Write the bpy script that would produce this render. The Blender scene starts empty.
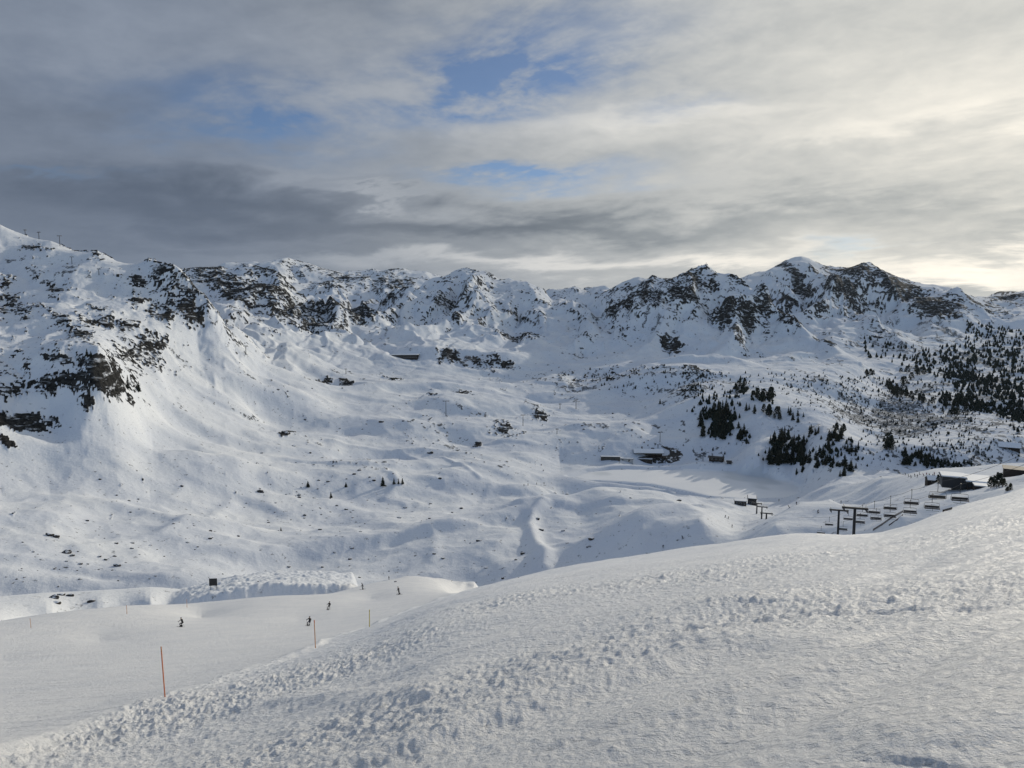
import bpy, bmesh, math, random
import numpy as np
from mathutils import Vector, Matrix

# ------------------------------------------------------------------ camera, sky, sun, exposure
SC = bpy.context.scene
COL = SC.collection
R = math.radians
FPX = 710.0
PITCH = R(5.95)
cam_d = bpy.data.cameras.new('camera')
cam_d.sensor_width = 36.0
cam_d.lens = 36.0 * FPX / 1024.0
cam_d.clip_start = 0.1
cam_d.clip_end = 60000
cam = bpy.data.objects.new('camera', cam_d)
COL.objects.link(cam)
cam.location = (0, 0, 0)
cam.rotation_euler = (math.pi / 2 - PITCH, 0, 0)
SC.camera = cam

SUN_AZ, SUN_EL = R(42), R(17.5)          # azimuth measured from the view direction towards the right
sun_d = bpy.data.lights.new('sun', 'SUN')
sun_d.energy = 2.4
sun_d.angle = R(0.6)
sun_d.color = (1.0, 0.91, 0.75)
sun = bpy.data.objects.new('sun', sun_d)
COL.objects.link(sun)
sdir = Vector((math.sin(SUN_AZ) * math.cos(SUN_EL), math.cos(SUN_AZ) * math.cos(SUN_EL), math.sin(SUN_EL)))
sun.rotation_euler = sdir.to_track_quat('Z', 'Y').to_euler()
sun.location = sdir * 300

SC.view_settings.view_transform = 'Standard'
SC.view_settings.look = 'None'
SC.view_settings.exposure = 0.0
SC.view_settings.gamma = 1.0
SC.view_settings.use_curve_mapping = False


def pix(u, v):
    """pixel -> azimuth and tangent of elevation of its ray"""
    a = (u - 512.0) / FPX
    b = (384.0 - v) / FPX
    y = math.cos(PITCH) + b * math.sin(PITCH)
    z = -math.sin(PITCH) + b * math.cos(PITCH)
    return math.atan2(a, y), z / math.hypot(a, y)


class NT:
    """small helper that writes node trees"""
    def __init__(s, tree):
        s.t = tree
        s.n = tree.nodes
        s.l = tree.links

    def put(s, sock, val):
        if hasattr(val, 'is_linked') or isinstance(val, bpy.types.NodeSocket):
            s.l.new(val, sock)
        else:
            sock.default_value = val

    def m(s, op, a, b=None, c=None, clamp=False):
        nd = s.n.new('ShaderNodeMath')
        nd.operation = op
        nd.use_clamp = clamp
        for i, x in enumerate((a, b, c)):
            if x is not None:
                s.put(nd.inputs[i], x)
        return nd.outputs[0]

    def mix(s, f, a, b, mode='MIX'):
        nd = s.n.new('ShaderNodeMix')
        nd.data_type = 'RGBA'
        nd.blend_type = mode
        s.put(nd.inputs[0], f)
        for i, x in ((6, a), (7, b)):
            if isinstance(x, tuple) and len(x) == 3:
                x = (*x, 1)
            s.put(nd.inputs[i], x)
        return nd.outputs[2]

    def noise(s, vec, scale, detail=4, rough=0.5, dist=0.0, lac=2.0):
        nd = s.n.new('ShaderNodeTexNoise')
        if vec is not None:
            s.l.new(vec, nd.inputs['Vector'])
        nd.inputs['Scale'].default_value = scale
        nd.inputs['Detail'].default_value = detail
        nd.inputs['Roughness'].default_value = rough
        nd.inputs['Distortion'].default_value = dist
        nd.inputs['Lacunarity'].default_value = lac
        return nd.outputs[0]

    def ramp(s, f, a, b):
        nd = s.n.new('ShaderNodeMapRange')
        nd.interpolation_type = 'SMOOTHSTEP'
        s.put(nd.inputs[0], f)
        s.put(nd.inputs[1], a)
        s.put(nd.inputs[2], b)
        return nd.outputs[0]

    def comb(s, x, y, z):
        nd = s.n.new('ShaderNodeCombineXYZ')
        for i, q in enumerate((x, y, z)):
            s.put(nd.inputs[i], q)
        return nd.outputs[0]


def build_world():
    w = bpy.data.worlds.new('World')
    SC.world = w
    w.use_nodes = True
    g = NT(w.node_tree)
    g.n.clear()
    out = g.n.new('ShaderNodeOutputWorld')
    bg = g.n.new('ShaderNodeBackground')
    STR = 0.1
    bg.inputs['Strength'].default_value = STR
    g.l.new(bg.outputs[0], out.inputs[0])
    sky = g.n.new('ShaderNodeTexSky')
    sky.sky_type = 'NISHITA'
    sky.sun_disc = False
    sky.sun_elevation = SUN_EL
    sky.sun_rotation = SUN_AZ
    sky.altitude = 2000
    tc = g.n.new('ShaderNodeTexCoord')
    sp = g.n.new('ShaderNodeSeparateXYZ')
    g.l.new(tc.outputs['Generated'], sp.inputs[0])
    X, Y, Z = sp.outputs
    hor = g.m('SQRT', g.m('ADD', g.m('MULTIPLY', X, X), g.m('MULTIPLY', Y, Y)))
    T = g.m('DIVIDE', Z, g.m('MAXIMUM', hor, 0.02))       # tangent of elevation
    A = g.m('ARCTAN2', X, Y)                              # azimuth from the view direction
    # cloud layer seen in perspective: a sheet above, flattening towards the horizon
    zz = g.m('ADD', g.m('MAXIMUM', Z, 0.0), 0.20)
    px = g.m('DIVIDE', X, zz)
    py = g.m('DIVIDE', Y, zz)
    P = g.comb(px, py, 0.0)
    Ps = g.comb(g.m('MULTIPLY', A, 1.0), g.m('MULTIPLY', T, 4.0), 0.3)
    Pd = g.comb(px, g.m('ADD', g.m('MULTIPLY', px, 0.45), g.m('MULTIPLY', py, 1.2)), 2.0)
    n1 = g.noise(P, 0.55, 6, 0.55, 0.3)
    n2 = g.noise(Pd, 1.9, 8, 0.60, 0.35)
    n3 = g.noise(Ps, 3.4, 6, 0.55, 0.2)
    n4 = g.noise(P, 9.0, 6, 0.62, 0.25)
    wa = g.m('MULTIPLY', g.m('SUBTRACT', n1, 0.5), 0.55)
    wt = g.m('ADD', g.m('MULTIPLY', g.m('SUBTRACT', n3, 0.5), 0.14), g.m('MULTIPLY', g.m('SUBTRACT', n2, 0.5), 0.10))
    Aw = g.m('ADD', A, wa)
    Tw = g.m('ADD', T, wt)

    def blob(u, v, ru, rv, k=1.0, slope=0.0):
        a0, t0 = pix(u, v)
        da = g.m('SUBTRACT', Aw, a0)
        dt = g.m('ADD', g.m('SUBTRACT', Tw, t0), g.m('MULTIPLY', da, slope))
        qa = g.m('MULTIPLY', da, FPX / ru)
        qt = g.m('MULTIPLY', dt, FPX / rv)
        e = g.m('EXPONENT', g.m('MULTIPLY', g.m('ADD', g.m('MULTIPLY', qa, qa), g.m('MULTIPLY', qt, qt)), -1.0))
        return g.m('MULTIPLY', e, k)

    def total(lst):
        acc = None
        for b in lst:
            s_ = blob(*b)
            acc = s_ if acc is None else g.m('ADD', acc, s_)
        return acc
    # light level of the cloud deck: thick and grey on the left, thin and lit towards the sun on the right
    lit = g.ramp(Aw, pix(60, 150)[0], pix(1000, 150)[0])
    # towards the sun, far outside the picture, the deck glows
    ca = g.m('COSINE', g.m('SUBTRACT', A, SUN_AZ))
    glow = g.m('MULTIPLY', g.m('POWER', g.m('MAXIMUM', ca, 0.0), 8.0), 0.5)
    base = g.mix(lit, (0.19, 0.228, 0.295), (0.58, 0.588, 0.57))
    lowglow = g.m('MULTIPLY', glow, g.m('EXPONENT', g.m('MULTIPLY', g.m('MULTIPLY', T, T), -6.0)))
    base = g.mix(lowglow, base, (0.84, 0.80, 0.70))
    dark = total([(60, 200, 230, 30, 0.20), (330, 212, 260, 24, 0.24), (540, 222, 140, 16, 0.30), (40, 130, 160, 45, 0.08),
                  (760, 222, 260, 14, 0.24), (930, 250, 60, 9, 0.30), (985, 283, 60, 7, 0.35), (180, 245, 200, 9, 0.12),
                  (690, 60, 220, 30, 0.14), (430, 250, 150, 8, 0.2)])
    bright = total([(560, 262, 110, 11, 0.42), (700, 262, 70, 9, 0.45), (950, 264, 90, 13, 0.65), (420, 262, 160, 10, 0.22), (1010, 100, 110, 40, 0.25),
                    (360, 186, 60, 4, 0.30), (300, 172, 90, 8, 0.16), (200, 70, 190, 50, 0.18), (860, 130, 150, 12, 0.25), (700, 115, 130, 10, 0.22), (190, 240, 120, 7, 0.14),
                    (560, 130, 160, 18, 0.18), (900, 40, 180, 30, 0.15)])
    calm = g.m('ADD', 0.35, g.m('MULTIPLY', g.ramp(T, 0.10, 0.34), 0.65))
    calm = g.m('MAXIMUM', calm, g.m('MULTIPLY', g.ramp(A, -0.1, 0.5), 0.85))
    tex = g.m('ADD', g.m('MULTIPLY', g.m('SUBTRACT', n2, 0.5), 0.75), g.m('ADD', g.m('MULTIPLY', g.m('SUBTRACT', n3, 0.5), 0.40), g.m('MULTIPLY', g.m('SUBTRACT', n4, 0.5), 0.42)))
    lum = g.m('ADD', g.m('SUBTRACT', bright, dark), g.m('ADD', g.m('MULTIPLY', tex, calm), 1.0))
    lum = g.m('MAXIMUM', lum, 0.25)
    cloud = g.mix(1.0, base, g.comb(g.m('POWER', lum, 1.12), lum, g.m('POWER', lum, 0.86)), 'MULTIPLY')
    # broken places where the blue shows through
    hole = total([(520, 70, 90, 30, 1.15), (440, 90, 80, 22, 0.95), (285, 122, 80, 24, 1.0), (180, 95, 90, 25, 0.3), (600, 20, 90, 30, 0.25), (230, 135, 60, 8, 0.35), (560, 180, 70, 9, 1.0), (480, 178, 60, 5, 0.4),
                  (690, 102, 30, 10, 0.45), (560, 60, 120, 40, 0.22), (20, 168, 60, 5, 0.35), (390, 125, 60, 10, 0.25), (800, 266, 30, 7, 0.3), (400, 80, 160, 40, 0.12)])
    hole = g.m('MULTIPLY', hole, g.m('ADD', 0.10, g.m('MULTIPLY', g.ramp(g.m('ADD', n2, g.m('MULTIPLY', g.m('SUBTRACT', n4, 0.5), 0.35)), 0.70, 0.36), 1.0)))
    hole = g.m('MINIMUM', hole, 0.85)
    blue = g.mix(1.0, sky.outputs[0], (0.55, 0.66, 0.82), 'MULTIPLY')
    sc = g.mix(1.0, cloud, (1 / STR, 1 / STR, 1 / STR), 'MULTIPLY')
    # unseen sky behind the camera: deck opened onto brightened blue, added as cool fill
    back = g.m('MULTIPLY', g.ramp(g.m('COSINE', A), 0.35, -0.35), g.ramp(n1, 0.30, 0.45))
    hole = g.m('MAXIMUM', hole, g.m('MULTIPLY', back, 0.9))
    blue = g.mix(back, blue, g.mix(1.0, sky.outputs[0], (1.35, 1.38, 1.42), 'MULTIPLY'))
    fin = g.mix(hole, sc, blue)
    g.l.new(fin, bg.inputs['Color'])


build_world()

# ------------------------------------------------------------------ numpy noise
def _hash(ix, iy, seed):
    h = (ix.astype(np.int64) * 374761393 + iy.astype(np.int64) * 668265263 + seed * 974634541) & 0xFFFFFFFF
    h = ((h ^ (h >> 13)) * 1274126177) & 0xFFFFFFFF
    h = (h ^ (h >> 16)) & 0xFFFFFFFF
    return h


def perlin(x, y, seed=0):
    x0 = np.floor(x)
    y0 = np.floor(y)
    fx = (x - x0).astype(np.float32)
    fy = (y - y0).astype(np.float32)
    ix = x0.astype(np.int64)
    iy = y0.astype(np.int64)
    sx = fx * fx * fx * (fx * (fx * 6 - 15) + 10)
    sy = fy * fy * fy * (fy * (fy * 6 - 15) + 10)

    def g(dx, dy):
        a = (_hash(ix + dx, iy + dy, seed) & 1023).astype(np.float32) * (2 * math.pi / 1024)
        return np.cos(a) * (fx - dx) + np.sin(a) * (fy - dy)
    n0 = g(0, 0) * (1 - sx) + g(1, 0) * sx
    n1 = g(0, 1) * (1 - sx) + g(1, 1) * sx
    return (n0 * (1 - sy) + n1 * sy) * 1.5


def sstep(x, a, b):
    t = np.clip((x - a) / (b - a), 0, 1)
    return t * t * (3 - 2 * t)
# ------------------------------------------------------------------ the land: survey points (seen at u, v; ground distance r in metres)
LAKE_Z = -165.0
CREST = [(-200, 800, 13), (-60, 766, 15), (0, 746, 17), (60, 732, 20), (100, 718, 23), (165, 696, 28), (250, 669, 40), (315, 647, 53), (370, 627, 80), (430, 603, 112),
         (480, 587, 140), (520, 580, 150), (560, 573, 158), (610, 566, 164), (660, 560, 167), (710, 553, 167), (760, 546, 166), (800, 538, 162), (860, 541, 150),
         (900, 533, 150), (950, 511, 150), (1000, 497, 150), (1024, 488, 150), (1100, 470, 150), (1250, 440, 150)]
PEDGE = [(-150, 645, 140), (0, 633, 150), (60, 625, 156), (130, 614, 166), (200, 607, 180), (260, 605, 186), (300, 604, 190), (330, 597, 200), (370, 586, 215), (400, 579, 232), (440, 577.5, 245), (475, 579, 245)]
LINES = [
    # piste
    [(0, 735, 24), (0, 700, 45), (0, 660, 90)], [(-150, 720, 40), (-150, 680, 80)],
    [(100, 706, 32), (100, 670, 60), (100, 640, 105)],
    [(200, 672, 48), (200, 640, 90), (200, 618, 145)],
    [(300, 640, 75), (300, 620, 120)], [(370, 614, 110), (370, 600, 160)], [(440, 594, 150), (440, 584, 200)],
    # left side
    [(0, 622, 200), (0, 590, 260), (0, 560, 310), (0, 520, 370), (0, 480, 420), (0, 440, 460), (0, 400, 500), (0, 360, 570), (0, 330, 680), (0, 300, 780), (0, 260, 920), (0, 222, 1050)],
    [(-150, 630, 200), (-150, 540, 330), (-150, 440, 430), (-150, 360, 520), (-150, 260, 720), (-150, 190, 950)],
    [(-400, 640, 200), (-400, 440, 420), (-400, 200, 800)],
    [(100, 603, 235), (100, 560, 330), (100, 520, 400), (100, 480, 460), (100, 440, 505), (100, 405, 540), (100, 385, 551), (100, 362, 558), (100, 347, 590), (100, 325, 720), (100, 290, 860), (100, 252, 1020)],
    [(50, 610, 225), (50, 560, 320), (50, 480, 440), (50, 410, 520), (50, 372, 552), (50, 345, 610), (50, 300, 800), (50, 239, 1040)],
    [(150, 601, 230), (150, 540, 380), (150, 480, 500), (150, 430, 585), (150, 390, 650), (150, 350, 770), (150, 310, 880), (150, 280, 960), (150, 257, 1010)],
    [(165, 264, 1005), (180, 273, 1000), (192, 285, 985), (205, 299, 965), (215, 309, 960)],
    [(200, 599, 235), (200, 540, 400), (200, 480, 540), (200, 430, 665), (200, 390, 770), (200, 350, 880), (200, 320, 935)],
    [(260, 575, 290), (260, 540, 420), (260, 480, 600), (260, 430, 760), (260, 390, 900), (260, 350, 1100), (260, 325, 1280), (260, 300, 1530), (256, 275, 1720)],
    [(230, 330, 1180), (230, 312, 1360), (220, 300, 1500)],
    [(180, 268, 1850), (205, 267, 1850), (249, 262, 1830), (282, 286, 1750), (312, 297, 1680), (348, 314, 1600), (368, 320, 1600)],
    [(340, 562, 330), (340, 530, 440), (340, 490, 580), (340, 450, 730), (340, 410, 910), (340, 380, 1080), (340, 350, 1300), (330, 328, 1480)],
    [(225, 262, 3300), (255, 260, 3300), (285, 258, 3300), (310, 263, 3250), (330, 270, 3250), (350, 273, 3200), (375, 269, 3150), (400, 268, 3150), (425, 270, 3150), (460, 275, 3150)],
    [(320, 290, 2700), (350, 297, 2650), (385, 290, 2700), (365, 305, 2350)],
    # middle
    [(420, 563, 350), (420, 530, 460), (420, 490, 590), (420, 450, 740), (420, 410, 940), (420, 380, 1110), (420, 358, 1260), (420, 340, 1450), (420, 310, 1780), (430, 290, 2000)],
    [(370, 317, 1820), (385, 303, 1900), (405, 290, 2000), (430, 275, 2130), (455, 268.5, 2180), (470, 270, 2180), (490, 272, 2160), (510, 277, 2130), (528, 285, 2080), (545, 289, 2060)],
    [(500, 560, 370), (500, 520, 480), (500, 490, 580), (500, 460, 720), (500, 430, 860), (500, 400, 1020), (500, 370, 1230), (500, 340, 1500), (500, 310, 1800), (495, 290, 2000)],
    [(580, 556, 390), (580, 520, 470), (580, 500, 510)],
    [(510, 486, 585), (535, 484, 575), (560, 482.5, 565), (590, 482, 555), (620, 482.5, 550), (645, 485.5, 550), (665, 490, 550), (690, 496, 555), (720, 501, 565)],
    [(640, 545, 370), (640, 520, 440), (640, 500, 500)],
    [(700, 540, 380), (700, 520, 460), (700, 505, 530)], [(745, 530, 430), (745, 512, 530), (745, 502, 600)],
    [(560, 466, 770), (600, 464, 765), (650, 464, 760), (700, 465, 750), (745, 467, 730), (775, 472, 715), (800, 480, 690)],
    [(580, 450, 810), (580, 430, 890), (580, 400, 1040), (580, 375, 1210), (580, 350, 1450), (580, 320, 1750), (580, 302, 1890)],
    [(550, 291, 2600), (575, 288, 2500), (605, 287, 2500)],
    [(550, 297, 2000), (580, 294, 1960), (602, 290, 1930), (620, 283, 1900), (638, 276, 1880), (655, 277, 1870), (680, 275, 1860), (693, 271, 1850), (706, 267.5, 1845), (716, 273, 1840), (730, 281, 1810), (745, 293, 1770), (760, 303, 1740), (790, 324, 1660), (815, 341, 1580), (840, 352, 1500), (862, 363, 1430)],
    [(640, 447, 810), (640, 425, 900), (640, 400, 1010), (640, 375, 1180), (640, 350, 1400), (640, 320, 1640), (640, 298, 1770)],
    [(700, 457, 790), (700, 440, 840), (700, 410, 910), (700, 390, 990), (700, 372, 1170), (700, 350, 1400), (700, 320, 1590), (700, 292, 1740)],
    [(760, 462, 740), (760, 430, 800), (760, 400, 890), (760, 383, 1060), (760, 367, 1330), (760, 340, 1540), (760, 320, 1660)],
    [(820, 475, 680), (820, 450, 730), (820, 425, 800), (820, 400, 980), (820, 380, 1250), (820, 360, 1480)],
    # right
    [(735, 279, 2750), (755, 274, 2750), (772, 266, 2780), (788, 257, 2800), (800, 254.5, 2800), (812, 258, 2790), (822, 266, 2780), (832, 271, 2780), (845, 267, 2850), (862, 264, 2870), (880, 268, 2870), (900, 279, 2850), (918, 286, 2830), (945, 288, 2810), (960, 294, 2810), (975, 301, 2850)],
    [(985, 303, 3000), (1000, 297, 3300), (1012, 291.5, 3400), (1030, 290, 3450), (1080, 283, 3450), (1200, 300, 3400)],
    [(800, 300, 2330), (800, 280, 2580)], [(830, 335, 1900), (830, 305, 2350), (830, 285, 2620)],
    [(832, 275, 2700), (850, 292, 2520), (868, 312, 2330), (885, 330, 2150), (905, 347, 1980), (925, 360, 1850)],
    [(870, 468, 660), (870, 455, 760), (870, 440, 860), (870, 420, 1010), (870, 400, 1210), (870, 385, 1430), (870, 368, 1670), (870, 345, 1990)],
    [(890, 325, 2350), (890, 300, 2600)],
    [(940, 468, 630), (940, 452, 780), (940, 430, 940), (940, 410, 1160), (940, 390, 1420), (940, 370, 1700), (940, 340, 2130), (940, 312, 2500)],
    [(1024, 462, 690), (1024, 444, 850), (1024, 428, 1000), (1024, 400, 1380), (1024, 380, 1700), (1024, 350, 2150), (1024, 325, 2650), (1015, 308, 3050)],
    [(985, 340, 2350), (985, 318, 2750)],
    [(1170, 470, 600), (1170, 430, 950), (1170, 380, 1600), (1170, 320, 2400)], [(1350, 480, 500), (1350, 380, 1500), (1350, 290, 3000)],
    [(775, 532, 340), (792, 513, 390), (800, 503, 420), (830, 501, 420), (870, 507, 390)],
    [(830, 490, 600), (880, 480, 560), (930, 476, 500), (975, 479, 440), (1010, 478, 430), (1060, 470, 420)],
    [(900, 515, 300), (930, 505, 310), (930, 490, 400), (1000, 489, 300), (1060, 475, 300)],
]
# ground hidden from here: (u, z, r)
HIDDEN = [(0, -86, 176), (60, -88, 182), (130, -93, 195), (200, -99, 212), (260, -104, 222), (300, -108, 230), (340, -111, 240), (375, -113, 255), (405, -115, 270), (440, -118, 290), (475, -118, 290), (-150, -80, 165),
          (480, -105, 220), (520, -112, 225), (560, -114, 240), (610, -116, 240), (660, -112, 240), (710, -110, 240), (760, -100, 230), (800, -90, 215), (860, -82, 210), (900, -76, 210), (950, -62, 210), (1000, -56, 210), (1060, -48, 215),
          (480, -128, 300), (560, -136, 320), (650, -130, 310), (740, -118, 290), (850, -104, 280), (930, -84, 270),
          (160, -10, 1340), (190, -40, 1230), (215, -45, 1150), (100, 50, 1500), (0, 110, 1720), (-150, 140, 1750), (180, 20, 1560),
          (205, 20, 2300), (250, 10, 2300), (285, 0, 2200), (315, -40, 2050), (350, -60, 1950),
          (430, 20, 2600), (460, 30, 2600), (500, 30, 2550), (540, 0, 2350), (400, 10, 2400),
          (560, -10, 2250), (600, -10, 2200), (640, 30, 2250), (690, 20, 2250), (720, -20, 2150), (745, -40, 2060), (765, -60, 2000), (790, -90, 1930), (815, -105, 1830), (845, -110, 1730),
          (560, -160, 625), (600, -163, 615), (640, -163, 612), (670, -164, 610), (530, -156, 640), (505, -153, 640),
          (800, -140, 500), (835, -140, 490), (775, -146, 520), (865, -134, 480),
          (250, 60, 4200), (350, 60, 4200), (450, 20, 4200), (600, 20, 3500), (720, 40, 3500), (800, 90, 3600), (860, 100, 3700), (940, 60, 3600), (1020, 60, 4300), (1200, 60, 4300), (0, 100, 3000), (100, 60, 2600), (-200, 100, 3000),
          (0, 50, 9000), (250, 50, 9000), (500, 20, 9000), (750, 50, 9000), (1000, 50, 9000), (1300, 50, 9000), (-300, 50, 9000)]
S0 = [(-400, .57), (-150, .545), (0, .515), (256, .455), (512, .405), (768, .325), (1024, .255), (1300, .18)]


def dens(line, step=22.0):
    out = [line[0]]
    for p, q in zip(line, line[1:]):
        n = max(1, int(math.hypot(q[0] - p[0], q[1] - p[1]) / step))
        for k in range(1, n + 1):
            f = k / n
            out.append((p[0] + (q[0] - p[0]) * f, p[1] + (q[1] - p[1]) * f, math.exp(math.log(p[2]) * (1 - f) + math.log(q[2]) * f)))
    return out


LAKE_UV = [(572, 477), (590, 471.5), (610, 469.5), (660, 469.5), (700, 470.5), (735, 473), (765, 477), (790, 482), (801, 488), (800, 494), (785, 497.5), (760, 498.5), (735, 498), (708, 496), (690, 492), (670, 488), (650, 484), (610, 481), (585, 480)]


def build_controls():
    pts = []

    def add(u, v, r):
        a, t = pix(u, v)
        pts.append((a, math.log(r), t))
    su = [p[0] for p in S0]
    sv = [p[1] for p in S0]
    cu = [p[0] for p in CREST]
    for c in dens(CREST, 18):
        add(*c)
    for c in dens(PEDGE, 18):
        add(*c)
    for u in list(range(-400, 1400, 64)):
        a, _ = pix(u, 600)
        s0 = float(np.interp(u, su, sv))
        rc = float(np.interp(u, cu, [p[2] for p in CREST]))
        vc = float(np.interp(u, cu, [p[1] for p in CREST]))
        tc = pix(u, vc)[1]
        for r in (1.0, 2.0, 4.0, 8.0, 14.0, 25.0, 45.0, 80.0, 115.0):
            if r < rc * 0.8:
                f = (math.log(r) - math.log(4)) / (math.log(rc) - math.log(4))
                f = min(max(f, 0), 1)
                s = s0 * (1 - f) + (-tc - 1.7 / rc) * f
                # gently convex towards the brow
                s -= 0.02 * math.sin(math.pi * f) * (1 if u > 400 else 0.3)
                pts.append((a, math.log(r), -(1.7 / r + s)))
    def push(u, v, r):
        # the left flank lies farther back, so that it faces the camera more than the right
        k = 1 + 0.28 * min(max((230 - max(u, -150)) / 230, 0), 1.3)
        f = min(max((r - 240) / 180, 0), 1)
        return u, v, r * (1 + (k - 1) * f)
    for ln in LINES:
        left = max(p[0] for p in ln) <= 216
        for c in dens(ln, 30):
            add(*(push(*c) if left else c))
    hid = list(HIDDEN)
    for p, q in zip(HIDDEN[:12], HIDDEN[1:13]):
        for k in (0.33, 0.67):
            hid.append(tuple(p[i] + (q[i] - p[i]) * k for i in range(3)))
    for u, z, r in hid:
        a, _ = pix(u, 420)
        pts.append((a, math.log(r), z / r))
    # the frozen lake lies level
    for (u, v) in LAKE_UV:
        a, t = pix(u, v)
        pts.append((a, math.log(LAKE_Z / t), t))
    for (u, v) in [(640, 475), (700, 480), (750, 487), (690, 475)]:
        a, t = pix(u, v)
        pts.append((a, math.log(LAKE_Z / t), t))
    return np.array(pts)


AZS = 3.2


def fit_rbf(P):
    X = np.stack([P[:, 0] * AZS, P[:, 1]], 1)
    # drop points that are almost on top of each other
    keep = []
    for i in range(len(X)):
        if all((X[i, 0] - X[j, 0]) ** 2 + (X[i, 1] - X[j, 1]) ** 2 > 0.014 ** 2 for j in keep):
            keep.append(i)
    X = X[keep]
    y = P[keep, 2]
    n = len(X)
    D = np.sqrt(((X[:, None] - X[None]) ** 2).sum(-1))
    M = np.zeros((n + 3, n + 3))
    M[:n, :n] = -D - np.eye(n) * 0.004 * -1.0 * 0 + np.eye(n) * 0.003
    Q = np.concatenate([np.ones((n, 1)), X], 1)
    M[:n, n:] = Q
    M[n:, :n] = Q.T
    w = np.linalg.solve(M, np.concatenate([y, np.zeros(3)]))
    return X, w


def eval_rbf(X, w, a, l):
    n = len(X)
    out = np.empty(a.shape, np.float64)
    af = (a * AZS).ravel()
    lf = l.ravel()
    of = out.ravel()
    for s in range(0, len(af), 20000):
        e = min(s + 20000, len(af))
        D = np.sqrt((af[s:e, None] - X[None, :, 0]) ** 2 + (lf[s:e, None] - X[None, :, 1]) ** 2)
        of[s:e] = -(D @ w[:n]) + w[n] + w[n + 1] * af[s:e] + w[n + 2] * lf[s:e]
    return of.reshape(a.shape)


# polar grid of the land: one column per pixel of azimuth inside the view, coarser outside
UCOL = np.concatenate([np.arange(-330, -24, 9.0), np.arange(-24, 1048, 1.0), np.arange(1048, 1400, 9.0)])
AZ = np.arctan((UCOL - 512.0) / (FPX * 1.0))
seg = [(1.2, 3.0, 30), (3.0, 30, 330), (30, 130, 250), (130, 260, 150), (260, 620, 210), (620, 1150, 200), (1150, 1500, 110), (1500, 2250, 250), (2250, 3500, 170), (3500, 9500, 30)]
LR = np.concatenate([np.linspace(math.log(a), math.log(b), n, endpoint=False) for a, b, n in seg] + [[math.log(9500)]])
RR = np.exp(LR)
NR, NC = len(LR), len(AZ)


def interp_line(line, az):
    a = np.array([pix(p[0], p[1])[0] for p in line])
    lr = np.array([math.log(p[2]) for p in line])
    return np.exp(np.interp(az, a, lr))


def coarse_base():
    P = build_controls()
    X, w = fit_rbf(P)
    ca = np.linspace(AZ[0], AZ[-1], 300)
    lk = np.unique(np.concatenate([LR[::5], [LR[-1]]]))
    A, L = np.meshgrid(ca, lk)
    t = eval_rbf(X, w, A, L)
    # to the fine grid
    fi = np.interp(LR, lk, np.arange(len(lk)))
    i0 = np.clip(fi.astype(int), 0, len(lk) - 2)
    fr = (fi - i0)[:, None]
    tr = t[i0] * (1 - fr) + t[i0 + 1] * fr
    fj = np.interp(AZ, ca, np.arange(len(ca)))
    j0 = np.clip(fj.astype(int), 0, len(ca) - 2)
    fc = (fj - j0)[None]
    return tr[:, j0] * (1 - fc) + tr[:, j0 + 1] * fc


TB = coarse_base()
RG = RR[:, None] * np.ones((1, NC))
XG = RR[:, None] * np.sin(AZ)[None]
YG = RR[:, None] * np.cos(AZ)[None]
ZB = TB * RG
CELL = RG / FPX
VMIN = ZB.copy()


def project(x, y, z):
    f = y * math.cos(PITCH) - z * math.sin(PITCH)
    h = y * math.sin(PITCH) + z * math.cos(PITCH)
    f = np.maximum(f, 1e-3)
    return 512 + FPX * x / f, 384 - FPX * h / f


def octave(wl, seed, ang=0.0, stretch=1.0, rows=None, ridge=False, ox=0.0, oy=0.0):
    """one octave of noise of wavelength wl, only where the grid can carry it; returns (row slice, values)"""
    rmax = wl * FPX / 2.2
    hi = int(np.searchsorted(RR, rmax)) if rows is None else min(rows[1], int(np.searchsorted(RR, rmax)))
    lo = 0 if rows is None else rows[0]
    if hi <= lo + 1:
        return None
    x = XG[lo:hi]
    y = YG[lo:hi]
    c, s = math.cos(ang), math.sin(ang)
    p = (x * c + y * s) / stretch / wl + ox
    q = (-x * s + y * c) / wl + oy
    n = perlin(p + seed * 17.31, q - seed * 9.77, seed)
    if ridge:
        n = 1 - 2 * np.abs(n)
    fade = np.clip((rmax - RG[lo:hi]) / (0.35 * rmax), 0, 1)
    return slice(lo, hi), n * fade


FGR = interp_line(CREST, AZ)[None]           # brow of the foreground slope, per azimuth
PER = interp_line(PEDGE, AZ)[None]
a_piste = pix(478, 580)[0]
LAZ = AZ[None] * np.ones((NR, 1))
fg = sstep(np.log(RG), np.log(FGR * 1.06), np.log(FGR * 0.93))
fg_wide = np.where(LAZ < pix(470, 590)[0], sstep(np.log(RG), np.log(FGR * 1.08), np.log(FGR * 0.97)), sstep(np.log(RG), np.log(FGR * 1.6), np.log(FGR * 0.95)))
piste = (1 - fg) * sstep(np.log(RG), np.log(PER * 1.04), np.log(PER * 0.97)) * sstep(LAZ, a_piste + 0.01, a_piste - 0.02)
UG, VG = project(XG, YG, ZB)

# the lake as a polygon on the ground
lake_xy = []
for (u, v) in LAKE_UV:
    a, t = pix(u, v)
    r = LAKE_Z / t
    lake_xy.append((r * math.sin(a), r * math.cos(a)))
lake_xy = np.array(lake_xy)


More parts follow.
